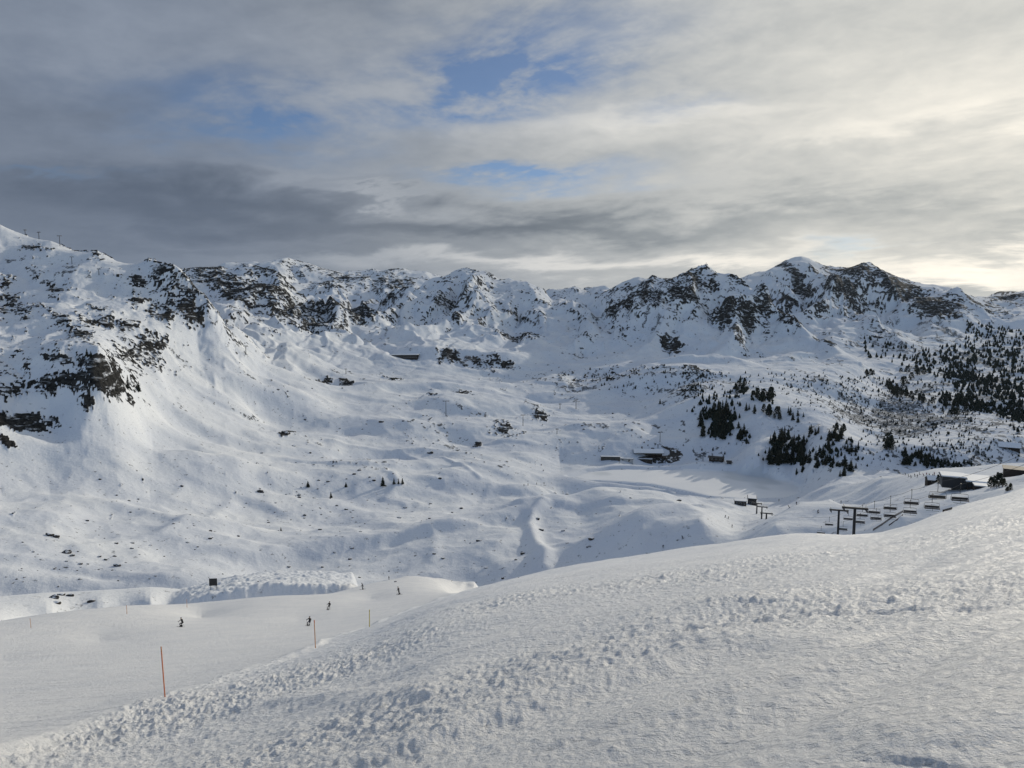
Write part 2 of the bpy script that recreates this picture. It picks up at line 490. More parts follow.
def poly_dist(px, py, poly):
    """signed distance to a polygon, positive inside"""
    d = np.full(px.shape, 1e9)
    ins = np.zeros(px.shape, bool)
    n = len(poly)
    for i in range(n):
        x0, y0 = poly[i]
        x1, y1 = poly[(i + 1) % n]
        dx, dy = x1 - x0, y1 - y0
        t = np.clip(((px - x0) * dx + (py - y0) * dy) / (dx * dx + dy * dy), 0, 1)
        d = np.minimum(d, np.hypot(px - x0 - t * dx, py - y0 - t * dy))
        cond = ((y0 > py) != (y1 > py)) & (px < (x1 - x0) * (py - y0) / (y1 - y0 + 1e-12) + x0)
        ins ^= cond
    return np.where(ins, d, -d)


lo_l, hi_l = int(np.searchsorted(RR, 500)), int(np.searchsorted(RR, 900))
LD = np.full((NR, NC), -1e3)
LD[lo_l:hi_l] = poly_dist(XG[lo_l:hi_l], YG[lo_l:hi_l], lake_xy)
lake_m = sstep(LD, -3, 3)
ZB = ZB * (1 - lake_m) + LAKE_Z * lake_m

far = sstep(RG, 240, 330) * (1 - fg_wide)
# how rugged the land is
left_m = sstep(LAZ, pix(330, 400)[0], pix(150, 400)[0])
high = np.clip((ZB + 105) / 130, 0, 1) * sstep(RG, 450, 700)
mount = np.clip(high + 0.45 * left_m * sstep(ZB, -95, -40) * sstep(RG, 500, 620), 0, 1)
mount *= (1 - lake_m)
plateau = sstep(LAZ, pix(690, 400)[0], pix(790, 400)[0]) * sstep(RG, 720, 850) * (1 - mount)
flat = np.clip(lake_m * 3 + sstep(LD, -45, -5), 0, 1)

DZ = np.zeros((NR, NC))


def addo(o, amp):
    if o is None:
        return
    s, n = o
    DZ[s] += n * (amp[s] if isinstance(amp, np.ndarray) else amp)


# large mountain relief: ridged noise, warped so ribs and gullies run down the faces
warp = perlin(XG / 700 + 3.1, YG / 700 - 1.7, 5)
CF0 = 0.35 + 0.65 * sstep(TB.max(0)[None] - TB, 0.0, 0.05)
rows_m = (int(np.searchsorted(RR, 430)), NR)
for wl, amp, sd in ((420, 18, 11), (210, 12, 12), (105, 7.0, 13), (52, 3.4, 14), (26, 1.6, 15), (13, 0.8, 16), (6.5, 0.4, 17), (3.3, 0.2, 18)):
    o = octave(wl, sd, rows=rows_m, ridge=True, ang=0.35, ox=0.0)
    if o:
        s, n = o
        DZ[s] += (n - 0.46) * amp * mount[s] * CF0[s] * (1 - 0.45 * left_m[s]) * (1.0 if wl < 300 else 0.7)
# spurs and couloirs: plane faces meeting in sharp ribs that run down the mountain sides
def tri(x):
    f = x - np.floor(x)
    return 1 - 4 * np.abs(f - 0.5)


lo = rows_m[0]
LRG = np.log(RG[lo:])
w1 = perlin(LAZ[lo:] * 7, LRG * 5, 160)
w2 = perlin(LAZ[lo:] * 19, LRG * 12, 161)
w3 = perlin(LAZ[lo:] * 45, LRG * 30, 162)
RIB = np.zeros((NR, NC))
base = LAZ[lo:] - 0.22 * (LRG - 7.4) + 0.012 * w1
scale_r = np.clip(RG[lo:] / 1900, 0.3, 1.3)
CF = 0.22 + 0.78 * sstep(TB.max(0)[None] - TB, 0.004, 0.05)       # the surveyed skyline keeps its own outline
mm = CF[lo:] * mount[lo:] ** 0.75 * sstep(mount[lo:], 0.02, 0.25) * (1 - 0.82 * left_m[lo:])
for f, amp, wv in ((7.5, 31.0, 0.55 * w1 + 0.30 * w2), (17.0, 13.0, 0.5 * w1 + 0.55 * w2 + 0.2 * w3), (41.0, 4.6, 0.8 * w2 + 0.6 * w3), (88.0, 1.9, 1.2 * w2 + 1.0 * w3)):
    t_ = tri(base * f + wv)
    DZ[lo:] += (t_ - 0.25) * amp * mm * scale_r
    RIB[lo:] += t_ * (0.5 if f > 10 else 0.3)
# valley floor: humps and hollows
rows_v = (int(np.searchsorted(RR, 200)), NR)
val = far * (1 - 0.8 * flat)
for wl, amp, sd in ((190, 5.0, 41), (95, 3.5, 42), (48, 1.9, 43), (24, 0.7, 44), (12, 0.38, 45), (6, 0.2, 46), (3, 0.13, 47), (1.5, 0.06, 48)):
    k = val * (0.75 + 0.5 * plateau)
    addo(octave(wl, sd, rows=rows_v, ang=0.5, stretch=1.25), amp * k)
keep = sstep(LAZ, pix(690, 500)[0], pix(745, 500)[0]) * sstep(RG, 640, 560)
for wl, amp, sd in ((230, 13.0, 180), (110, 7.5, 181), (50, 2.6, 182)):     # terraces and knolls with steep noses
    o = octave(wl, sd, rows=rows_v, ang=0.3, stretch=1.7)
    if o:
        DZ[o[0]] += (sstep(o[1], -0.12, 0.22) - 0.5 + 0.35 * o[1]) * amp * val[o[0]] * (1 - mount[o[0]]) * (1 - 0.6 * plateau[o[0]]) * (1 - 0.85 * keep[o[0]])
bk = -LD
DZ += 3.6 * sstep(bk, 0, 9) * sstep(bk, 80, 20) * (YG > 640)
hum = octave(36, 49, rows=rows_v, ridge=True)
if hum:
    s, n = hum
    DZ[s] += (n - 0.3) * 0.9 * val[s] * (1 - mount[s])
hum = octave(15, 50, rows=rows_v, ridge=True, ang=0.9)
if hum:
    s, n = hum
    DZ[s] += (n - 0.3) * 0.35 * val[s] * (1 - mount[s])

# wind lips and cat tracks across the valley: long low banks (u, v along the line; height m; half width m)
BANKS = [([(543, 503), (533, 515), (530, 528), (535, 545), (545, 558), (543, 570)], 3.8, 4.5), ([(490, 484), (482, 505)], 0.5, 3.0),
         ([(600, 558), (650, 545), (700, 525), (735, 508)], 1.0, 3.0), ([(640, 535), (700, 512)], 0.8, 3.0), ([(330, 425), (370, 415), (420, 400), (435, 390)], 1.0, 4.0),
         ([(400, 452), (445, 458), (480, 478)], 1.4, 3.0), ([(385, 470), (400, 483), (385, 500), (405, 505)], 1.6, 4.0), ([(432, 560), (437, 540), (430, 525), (450, 520)], 0.8, 4.0),
         ([(330, 440), (380, 451), (440, 450)], 1.2, 4.0), ([(575, 300), (640, 320)], 2, 8), ([(80, 548), (160, 535), (230, 505)], 1.5, 5)]


def vis_r(u, v, Z, rmin=0.0):
    """distance at which the ray through a pixel meets the land"""
    a, t = pix(u, v)
    fj = float(np.interp(a, AZ, np.arange(NC)))
    j = min(int(fj), NC - 2)
    f = fj - j
    col = Z[:, j] * (1 - f) + Z[:, j + 1] * f
    d = col - t * RR
    idx = np.nonzero((d[5:] >= 0) & (d[4:-1] < 0) & (RR[5:] > rmin))[0]
    if len(idx) == 0:
        idx = np.nonzero((d[5:] >= 0) & (RR[5:] > rmin))[0]
    if len(idx) == 0:
        i = 5 + int(np.argmax(col[5:] / RR[5:]))
        return a, RR[i], col[i]
    i = idx[0] + 5
    d0, d1 = d[i - 1], d[i]
    k = d0 / (d0 - d1) if d1 != d0 else 0
    r = RR[i - 1] + (RR[i] - RR[i - 1]) * k
    return a, r, t * r


def seg_field(line, Z, width):
    p = []
    for (u, v) in line:
        a, r, z = vis_r(u, v, Z)
        p.append((r * math.sin(a), r * math.cos(a), r))
    p = np.array(p)
    lo = int(np.searchsorted(RR, p[:, 2].min() * 0.9))
    hi = min(NR, int(np.searchsorted(RR, p[:, 2].max() * 1.1)) + 1)
    x, y = XG[lo:hi], YG[lo:hi]
    d = np.full(x.shape, 1e9)
    for i in range(len(p) - 1):
        dx, dy = p[i + 1, :2] - p[i, :2]
        t = np.clip(((x - p[i, 0]) * dx + (y - p[i, 1]) * dy) / (dx * dx + dy * dy + 1e-9), 0, 1)
        d = np.minimum(d, np.hypot(x - p[i, 0] - t * dx, y - p[i, 1] - t * dy))
    return slice(lo, hi), np.exp(-(d / width) ** 2)


ZT = ZB + DZ
for line, hgt, wd in BANKS:
    s, f = seg_field(line, ZT, wd)
    DZ[s] += f * hgt
# the ploughed heap at the far side of the piste: a steep face towards us, a rough flat top
HEAP = [(160, 608), (190, 600), (214, 593), (235, 588), (262, 584.5), (300, 583), (330, 584), (352, 587), (372, 594)]
ha = np.array([pix(u, v)[0] for u, v in HEAP])
ht = np.array([pix(u, v)[1] for u, v in HEAP])
R0 = 203.0
lo, hi = int(np.searchsorted(RR, 180)), int(np.searchsorted(RR, 262))
top = np.interp(AZ, ha, ht)[None] * R0
inside = (sstep(AZ, ha[0], ha[1]) * sstep(AZ, ha[-1], ha[-2]))[None]
dr = RG[lo:hi] - R0 + 1.3 * perlin(LAZ[lo:hi] * 22, RG[lo:hi] * 0.05, 150) + 0.35 * perlin(LAZ[lo:hi] * 90, RG[lo:hi] * 0.35, 151)
prof = np.where(dr < 0, top + dr * 1.15, top - dr * 0.30) + 0.35 * perlin(XG[lo:hi] / 2.2, YG[lo:hi] / 2.2, 152) + 0.3 * perlin(XG[lo:hi] / 1.0, YG[lo:hi] / 1.0, 153) + 0.4 * perlin(XG[lo:hi] / 5.0, YG[lo:hi] / 5.0, 154)
cur = ZB[lo:hi] + DZ[lo:hi]
DZ[lo:hi] += np.maximum(prof - cur, 0) * inside
# the spurs that come down from the summits: crisp crests
def crest_field(line, hgt, wd):
    p = []
    for (u, v) in line:
        a, r, z = vis_r(u, v, ZB)
        p.append((r * math.sin(a), r * math.cos(a), r))
    p = np.array(p)
    lo = int(np.searchsorted(RR, p[:, 2].min() * 0.85))
    hi = min(NR, int(np.searchsorted(RR, p[:, 2].max() * 1.15)) + 1)
    x, y = XG[lo:hi], YG[lo:hi]
    best = np.zeros(x.shape)
    n = len(p) - 1
    for i in range(n):
        dx, dy = p[i + 1, :2] - p[i, :2]
        t = np.clip(((x - p[i, 0]) * dx + (y - p[i, 1]) * dy) / (dx * dx + dy * dy + 1e-9), 0, 1)
        d = np.hypot(x - p[i, 0] - t * dx, y - p[i, 1] - t * dy)
        f = (i + t) / n
        env = np.clip(f * 5, 0, 1) * np.clip((1 - f) * 3, 0, 1)
        best = np.maximum(best, env * np.exp(-d / wd))
    DZ[lo:hi] += best * hgt


for line, hgt, wd in [([(708, 270), (735, 287), (760, 305), (790, 327), (815, 345), (842, 356)], 34, 42), ([(801, 258), (822, 284), (845, 304), (868, 322), (898, 345), (915, 358)], 44, 55), ([(775, 266), (770, 282), (782, 300), (800, 315)], 26, 45),
                      ([(866, 268), (885, 288), (905, 306), (930, 322)], 40, 60), ([(945, 290), (965, 305), (990, 325), (1015, 345)], 40, 60), ([(655, 279), (650, 298), (640, 318), (622, 338)], 24, 38), ([(690, 274), (688, 295), (700, 320), (705, 345)], 22, 36),
                      ([(460, 270), (470, 290), (490, 312), (505, 335)], 24, 50), ([(525, 285), (535, 300), (545, 322)], 18, 40), ([(430, 277), (420, 292), (400, 312)], 18, 45), ([(250, 264), (282, 287), (312, 298), (348, 315), (366, 321)], 16, 40), ([(165, 266), (182, 280), (200, 299), (212, 312)], 12, 22)]:
    crest_field(line, hgt, wd)
# hollows and long mounds on the foreground slope
for line, hgt, wd in [([(770, 606), (830, 600), (900, 588)], 0.10, 3.0), ([(640, 628), (700, 618), (745, 612)], -0.18, 1.6), ([(650, 618), (700, 608), (740, 600)], 0.14, 1.4), ([(925, 764), (1000, 748), (1070, 738)], 0.10, 0.5),
                      ([(560, 655), (680, 640), (800, 640)], 0.12, 0.8), ([(250, 700), (330, 690), (420, 690)], 0.12, 0.6), ([(960, 560), (1010, 548), (1040, 540)], -0.16, 2.0)]:
    s, f = seg_field(line, ZB, wd)
    DZ[s] += f * hgt
# foreground: skied out snow, clods and old tracks running away to the right
rows_f = (0, int(np.searchsorted(RR, 260)))
q1 = octave(9.0, 70, rows=rows_f)
patch = np.zeros((NR, NC))
if q1:
    patch[q1[0]] = q1[1]
patch2 = np.zeros((NR, NC))
q2 = octave(28.0, 71, rows=rows_f, ang=R(33), stretch=2.0)
if q2:
    patch2[q2[0]] = q2[1]
rough_f = np.clip(0.95 + 0.9 * patch + 0.9 * patch2, 0.35, 1.7) * fg_wide
TR = R(33)
for wl, amp, sd, st in ((24, 0.30, 60, 1.5), (11, 0.24, 61, 1.8), (5.5, 0.16, 62, 2.8), (2.8, 0.05, 63, 3.4), (1.4, 0.042, 64, 3.0), (0.7, 0.036, 65, 2.6), (0.36, 0.032, 66, 2.2), (0.18, 0.040, 67, 1.8), (0.09, 0.029, 68, 1.4), (0.045, 0.014, 69, 1.2)):
    k = fg_wide if wl > 5 else rough_f
    addo(octave(wl, sd, rows=rows_f, ang=TR, stretch=st), amp * k)
for wl, amp, sd, st in ((3.0, 0.15, 80, 8.0), (1.3, 0.12, 81, 11.0), (0.6, 0.07, 82, 12.0)):
    o = octave(wl, sd, rows=rows_f, ang=R(29), stretch=st, ridge=True)
    if o:
        s, n = o
        DZ[s] += np.minimum(n - 0.2, 0.35) * amp * fg_wide[s] * np.clip(0.7 - 0.8 * patch[s] - 0.8 * patch2[s], 0.1, 1.5)
for wl, amp, sd in ((0.5, 0.020, 90), (0.24, 0.030, 91), (0.12, 0.026, 92)):      # clods: rounded lumps that stand up
    o = octave(wl, sd, rows=rows_f)
    if o:
        s, n = o
        DZ[s] += np.maximum(n - 0.10, 0) * 2.0 * amp * np.clip(rough_f[s] * 1.5 - 0.55, 0.28, 1.7) * fg_wide[s]
# piste: groomed, faint corduroy and slip lines
rows_p = (int(np.searchsorted(RR, 16)), int(np.searchsorted(RR, 300)))
for wl, amp, sd, st in ((30, 0.30, 100, 1.5), (12, 0.10, 101, 2), (5, 0.045, 102, 3), (2, 0.022, 103, 4), (0.9, 0.010, 104, 3), (0.4, 0.005, 105, 2)):
    addo(octave(wl, sd, rows=rows_p, ang=R(15), stretch=st), amp * piste)
for wl, amp, sd, st in ((1.6, 0.030, 106, 12), (0.7, 0.020, 107, 16)):     # ski lines
    for an in (R(24), R(-12)):
        o = octave(wl, sd, rows=rows_p, ang=an, stretch=st, ridge=True)
        if o:
            DZ[o[0]] += np.maximum(o[1] - 0.45, 0) * -1.6 * amp * piste[o[0]]
# churned strip along the far edge of the piste
edge = np.exp(-((np.log(RG) - np.log(PER * 0.99)) / 0.035) ** 2) * sstep(LAZ, a_piste + 0.01, a_piste - 0.02)
for wl, amp, sd in ((4, 0.5, 110), (2, 0.35, 111), (1, 0.2, 112)):
    o = octave(wl, sd, rows=rows_p)
    if o:
        DZ[o[0]] += np.maximum(o[1], -0.1) * amp * edge[o[0]]
# steep heap face: raked lines
lipn = 1 + 0.6 * perlin(LAZ * 60, np.log(RG) * 8, 170)
DZ += 0.003 * RG * np.exp(-((np.log(RG) - np.log(FGR * 0.985)) / 0.05) ** 2) * lipn * sstep(LAZ, pix(500, 590)[0], pix(440, 600)[0])
DZ *= (1 - lake_m)
ZT = ZB + DZ

# ------------------------------------------------------------------ where bare rock and heath break through (per metre of ground, not shading)
ROCKS = [(30, 245, 11, 4, 15, 1), (20, 237, 6, 2, 20, .8), (75, 248, 12, 3, 20, .8), (135, 257, 26, 5, 8, 1), (100, 258, 9, 6, 20, .7), (165, 270, 16, 10, 35, .95), (178, 290, 26, 13, 30, .9), (140, 283, 9, 5, 10, .8),
         (137, 302, 11, 5, 10, .8), (185, 308, 18, 8, 35, .95), (160, 320, 12, 6, 20, .9), (195, 322, 10, 5, 35, .9), (152, 311, 8, 5, 0, .8), (100, 306, 13, 4, 15, .95), (15, 308, 17, 8, 15, .8), (32, 306, 15, 6, 20, .8),
         (5, 280, 9, 7, 10, .9), (10, 293, 11, 5, 10, .8), (60, 318, 18, 5, 20, .8), (53, 287, 8, 4, 35, .8), (85, 317, 12, 4, 20, .8), (108, 320, 14, 4, 15, .8), (130, 328, 10, 4, 10, .9), (78, 334, 14, 6, 10, 1), (148, 348, 25, 9, 5, 1.0),
         (103, 375, 24, 13, 32, 1.5), (77, 381, 26, 9, -5, 1.05), (55, 364, 20, 4, 5, .9), (45, 385, 26, 8, 5, .85), (10, 390, 14, 6, 0, .8), (130, 392, 9, 5, 55, 1.0), (87, 399, 9, 7, 90, .95), (24, 413, 33, 8, 3, 1.4), (7, 437, 11, 6, 30, 1.2), (40, 370, 40, 20, 0, .3),
         (230, 283, 48, 15, 20, .75), (208, 274, 28, 7, 0, .8), (280, 300, 42, 11, 22, .7), (322, 306, 30, 8, 22, .75), (360, 318, 14, 4, 12, .95), (316, 320, 30, 7, 12, .85), (335, 330, 20, 4, 15, .7), (258, 272, 25, 8, 15, .6), (250, 310, 30, 8, 30, .3),
         (350, 280, 50, 10, 5, .55), (392, 277, 22, 8, 0, .7), (310, 268, 24, 6, 10, .4),
         (322, 379, 11, 4, 5, 1), (346, 383, 9, 4, 20, 1), (287, 433, 8, 4, -10, 1.3), (395, 376, 10, 3, 0, .8), (452, 357, 14, 4, 0, 1), (470, 360, 25, 4, 8, .95), (500, 362, 18, 3, 10, .7), (517, 334, 24, 8, 10, .75), (500, 325, 20, 6, 20, .5),
         (532, 282, 12, 3, 25, .8), (455, 323, 8, 4, 0, .6), (415, 290, 30, 3, -8, .4), (460, 300, 50, 14, 0, .22), (432, 401, 8, 3, 20, .9), (462, 395, 10, 3, 0, .9), (505, 430, 22, 12, 35, .5), (478, 443, 6, 3, 0, 1), (540, 420, 10, 7, 30, .9), (520, 435, 14, 6, 40, .55), (505, 433, 8, 3, 0, .9),
         (526, 331, 17, 8, -15, .85), (583, 338, 24, 14, 45, .42), (642, 308, 24, 9, 10, 1), (612, 309, 7, 6, 20, .9), (677, 303, 16, 9, 20, 1), (640, 291, 24, 6, 0, .5), (692, 282, 26, 12, 15, .75), (672, 338, 14, 7, 12, 1.1), (724, 317, 13, 10, 20, 1.1), (737, 336, 16, 6, 50, .8),
         (745, 320, 12, 8, 30, .85), (763, 316, 12, 8, 30, .8), (792, 325, 18, 9, 35, 1), (825, 345, 16, 7, 35, .8), (760, 346, 10, 4, 40, .5), (625, 330, 22, 18, 60, .4), (590, 375, 60, 7, 5, .5), (640, 372, 50, 6, 8, .62), (700, 378, 30, 6, 0, .55), (690, 392, 18, 10, 20, .62),
         (752, 290, 20, 5, 12, .7), (790, 303, 26, 5, 10, .6), (812, 310, 14, 6, 20, .6), (797, 278, 26, 5, 42, 1.05), (838, 290, 20, 12, 30, .8), (814, 270, 10, 8, 40, .6), (868, 276, 44, 12, 12, 1.0), (902, 291, 38, 12, 20, 1.0), (934, 304, 34, 13, 22, 1.0), (955, 312, 18, 8, 40, .7), (850, 302, 16, 6, 40, .6),
         (870, 330, 26, 10, 40, .5), (1010, 297, 22, 4, -5, .8), (1000, 312, 26, 6, 20, .5), (850, 345, 20, 6, 20, .4), (815, 327, 22, 5, 25, .45), (940, 350, 60, 20, 15, .25), (1000, 345, 40, 30, 20, .3)]
RM = np.zeros((NR, NC))
for (u, v, ru, rv, ang, st) in ROCKS:
    vv = min(v + 1.5, v + 0.5 * rv)
    a, r, z = vis_r(u, vv, ZT)
    lo = int(np.searchsorted(RR, r * 0.8))
    hi = int(np.searchsorted(RR, r * 1.25))
    c, s_ = math.cos(R(ang)), math.sin(R(ang))
    du = UG[lo:hi] - u
    dv = VG[lo:hi] - v
    p = (du * c + dv * s_) / ru
    q = (-du * s_ + dv * c) / rv
    RM[lo:hi] = np.maximum(RM[lo:hi], st * np.exp(-(p * p + q * q) ** 1.3 * 0.8))
nr = np.zeros((NR, NC))
# coordinates that follow the faces: along the slope, and up it
PL = LAZ * 1500 + 12 * warp
QL = np.log(RG) * 1500 * 0.42 + ZT * 0.8 + PL * 0.25
for wl, amp, sd, st in ((60, .24, 120, 1.5), (30, .22, 121, 1.8), (16, .30, 122, 2.0), (8, .34, 123, 2.0), (4.5, .34, 124, 2.0)):
    n_ = perlin(PL[rows_m[0]:] / (wl * 1.15) + 3 * sd, QL[rows_m[0]:] / wl - 5 * sd, sd)
    nr[rows_m[0]:] += ((1 - 2 * np.abs(n_)) * 0.7 if wl in (30, 8) else n_) * amp
# steep ground sheds its snow
gr = np.abs(np.gradient(ZT, axis=0)) / np.maximum(np.gradient(RG, axis=0), 1e-6)
gc = np.abs(np.gradient(ZT, axis=1)) / np.maximum(np.gradient(LAZ, axis=1) * RG, 1e-6)
slope = np.hypot(gr, gc)
nr /= nr[rows_m[0]:int(np.searchsorted(RR, 3000))].std()
rock = RM * 0.72 + nr * 0.24 + (0.03 + 0.10 * RIB) * mount - 0.03 * left_m + 0.22 * (np.clip(slope, 0, 2.0) - 0.75) * mount - 0.32 * (1 - np.maximum(sstep(mount, 0.35, 0.7), np.clip(RM, 0, 1)))
rock *= (RG > 420)
ROCK = sstep(rock, 0.58, 0.68) * (1 - lake_m)
# outcrops stand a little proud of the snow, broken into ledges
led = np.zeros((NR, NC))
for wl, amp, sd in ((18, 1.6, 130), (9, 1.2, 131), (4.5, 0.8, 132), (2.2, 0.4, 133)):
    o = octave(wl, sd, rows=rows_m, ang=0.2, stretch=2.0, ridge=True)
    if o:
        led[o[0]] += np.round(o[1] * 2) / 2 * amp * 0.6 + o[1] * amp * 0.4
ZT = ZT + ROCK * (0.9 + 0.6 * led) * np.clip(RG / 1200, 0.45, 1.3)
# heath: dwarf shrub mottling on the plateau, strongest on wind-swept humps
HEATH = [(900, 415, 90, 22, 8, 1), (850, 397, 60, 8, 8, .5), (980, 430, 60, 14, 5, .9), (800, 385, 40, 4, 5, .4), (960, 400, 60, 14, 20, .8), (690, 388, 20, 12, 0, .6), (640, 375, 60, 6, 0, .6), (560, 380, 60, 6, 5, .35), (1000, 455, 60, 12, 0, .8), (930, 350, 60, 30, 20, .5), (1000, 380, 50, 30, 30, .9), (870, 345, 40, 15, 30, .3), (820, 365, 40, 6, 10, .5), (765, 360, 60, 6, 0, .2)]
HM = np.zeros((NR, NC))
for (u, v, ru, rv, ang, st) in HEATH:
    a, r, z = vis_r(u, v, ZT)
    c, s_ = math.cos(R(ang)), math.sin(R(ang))
    lo = int(np.searchsorted(RR, 640))
    du = UG[lo:] - u
    dv = VG[lo:] - v
    p = (du * c + dv * s_) / ru
    q = (-du * s_ + dv * c) / rv
    HM[lo:] = np.maximum(HM[lo:], st * np.exp(-(p * p + q * q) ** 1.5 * 0.7))
hn = np.zeros((NR, NC))
lo = rows_m[0]
QH = np.log(RG[lo:]) * 1500 * 0.30 + PL[lo:] * 0.12
for wl, amp, sd, st in ((90, .30, 140, 2.4), (36, .35, 141, 2.2), (16, .40, 142, 1.8), (8, .40, 143, 1.5), (4.5, .35, 144, 1.2)):
    hn[lo:] += perlin(PL[lo:] / (wl * st) + sd, QH / (wl * 0.7) - sd, sd) * amp
heath = HM * 0.62 + hn * 0.95
HEA = sstep(heath, 0.36, 0.62) * (1 - ROCK) * (1 - lake_m) * (RG > 640)
ZT = ZT + HEA * 0.5

UG, VG = project(XG, YG, ZT)


def hit(u, v, rmin=0.0):
    a, r, z = vis_r(u, v, ZT, rmin)
    return Vector((r * math.sin(a), r * math.cos(a), z))


def zat(x, y):
    r = math.hypot(x, y)
    a = math.atan2(x, y)
    i = float(np.interp(math.log(max(r, 1.3)), LR, np.arange(NR)))
    j = float(np.interp(a, AZ, np.arange(NC)))
    i0, j0 = min(int(i), NR - 2), min(int(j), NC - 2)
    fi, fj = i - i0, j - j0
    return float((ZT[i0, j0] * (1 - fj) + ZT[i0, j0 + 1] * fj) * (1 - fi) + (ZT[i0 + 1, j0] * (1 - fj) + ZT[i0 + 1, j0 + 1] * fj) * fi)


def at_r(u, r, v=480):
    """ground point on the azimuth of column u at distance r"""
    a, _ = pix(u, v)
    x, y = r * math.sin(a), r * math.cos(a)
    return Vector((x, y, zat(x, y)))


# ------------------------------------------------------------------ materials of the land
def mat(name):
    m = bpy.data.materials.new(name)
    m.use_nodes = True
    g = NT(m.node_tree)
    b = g.n['Principled BSDF']
    return m, g, b


def bump(g, b, h, dist, strength=1.0, prev=None):
    nd = g.n.new('ShaderNodeBump')
    nd.inputs['Distance'].default_value = dist
    nd.inputs['Strength'].default_value = strength
    g.put(nd.inputs['Height'], h)
    if prev is not None:
        g.l.new(prev, nd.inputs['Normal'])
    g.l.new(nd.outputs[0], b.inputs['Normal'])
    return nd.outputs[0]


def geo_pos(g):
    return g.n.new('ShaderNodeNewGeometry').outputs['Position']


def snow_near(name, scale, strength=1.0, alb=1.0):
    m, g, b = mat(name)
    P = geo_pos(g)
    n = g.noise(P, 0.35 * scale, 3, 0.5)
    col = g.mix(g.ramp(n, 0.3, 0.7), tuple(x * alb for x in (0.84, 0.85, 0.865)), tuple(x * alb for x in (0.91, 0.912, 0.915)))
    g.l.new(col, b.inputs['Base Color'])
    b.inputs['Roughness'].default_value = 0.55
    b.inputs['Specular IOR Level'].default_value = 0.25
    n2 = g.noise(P, 7.0 * scale, 7, 0.72)
    st = g.n.new('ShaderNodeMapping')
    st.inputs['Rotation'].default_value = (0, 0, -R(31))
    st.inputs['Scale'].default_value = (0.28, 1.0, 1.0)
    g.l.new(P, st.inputs['Vector'])
    n3 = g.noise(st.outputs[0], 3.2 * scale, 5, 0.65)
    nb = bump(g, b, n3, 0.18 / scale, 0.85 * strength)
    bump(g, b, n2, 0.10 / scale, 0.95 * strength, nb)
    return m


def alpine():
    m, g, b = mat('alpine_snow_and_rock')
    P = geo_pos(g)

    def attr(nm):
        a = g.n.new('ShaderNodeAttribute')
        a.attribute_name = nm
        return a.outputs['Fac']
    rk = attr('rock')
    hh = attr('heath')
    n1 = g.noise(P, 0.35, 5, 0.65)
    n2 = g.noise(P, 0.28, 5, 0.7)
    rk2 = g.ramp(g.m('ADD', rk, g.m('MULTIPLY', g.m('SUBTRACT', n1, 0.5), 2.0)), 0.36, 0.60)
    hh2 = g.ramp(g.m('ADD', g.m('MULTIPLY', hh, 0.55), g.m('MULTIPLY', g.m('SUBTRACT', n2, 0.5), 2.6)), 0.26, 0.56)
    n3 = g.noise(P, 0.02, 3, 0.5)
    # snow lies on the ledges of the bedded rock
    mp = g.n.new('ShaderNodeMapping')
    mp.inputs['Scale'].default_value = (0.22, 0.22, 1.0)
    mp.inputs['Rotation'].default_value = (R(9), R(-12), 0)
    g.l.new(P, mp.inputs['Vector'])
    led = g.noise(mp.outputs[0], 0.30, 5, 0.68, 0.4)
    rk2 = g.m('MULTIPLY', rk2, g.ramp(led, 0.66, 0.53))
    snow = g.mix(g.ramp(n3, 0.35, 0.65), (0.69, 0.72, 0.77), (0.77, 0.79, 0.815))  # snow toned darker and bluer here, cloud shade put into its colour
    rc = g.mix(g.ramp(n2, 0.28, 0.78), (0.006, 0.007, 0.008), (0.068, 0.066, 0.062))
    hc = g.mix(n1, (0.012, 0.016, 0.018), (0.038, 0.042, 0.046))
    c = g.mix(g.m('MULTIPLY', hh2, 0.85), snow, hc)
    c = g.mix(rk2, c, rc)
    g.l.new(c, b.inputs['Base Color'])
    b.inputs['Roughness'].default_value = 0.9
    b.inputs['Specular IOR Level'].default_value = 0.02
    bump(g, b, g.m('MULTIPLY', n1, g.m('ADD', 0.35, g.m('MULTIPLY', rk2, 1.6))), 2.2, 0.6)
    return m


M_NEAR = snow_near('skied_out_snow', 1.0)
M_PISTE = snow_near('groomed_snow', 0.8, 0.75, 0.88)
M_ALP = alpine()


def lake_mat():
    m, g, b = mat('snow_covered_ice')
    P = geo_pos(g)
    n = g.noise(P, 0.02, 4, 0.55)
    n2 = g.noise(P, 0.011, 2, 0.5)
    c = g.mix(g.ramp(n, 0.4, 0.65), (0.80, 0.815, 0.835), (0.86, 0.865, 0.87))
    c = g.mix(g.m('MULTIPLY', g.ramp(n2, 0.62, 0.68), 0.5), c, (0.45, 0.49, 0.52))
    g.l.new(c, b.inputs['Base Color'])
    b.inputs['Roughness'].default_value = 0.5
    return m


M_LAKE = lake_mat()


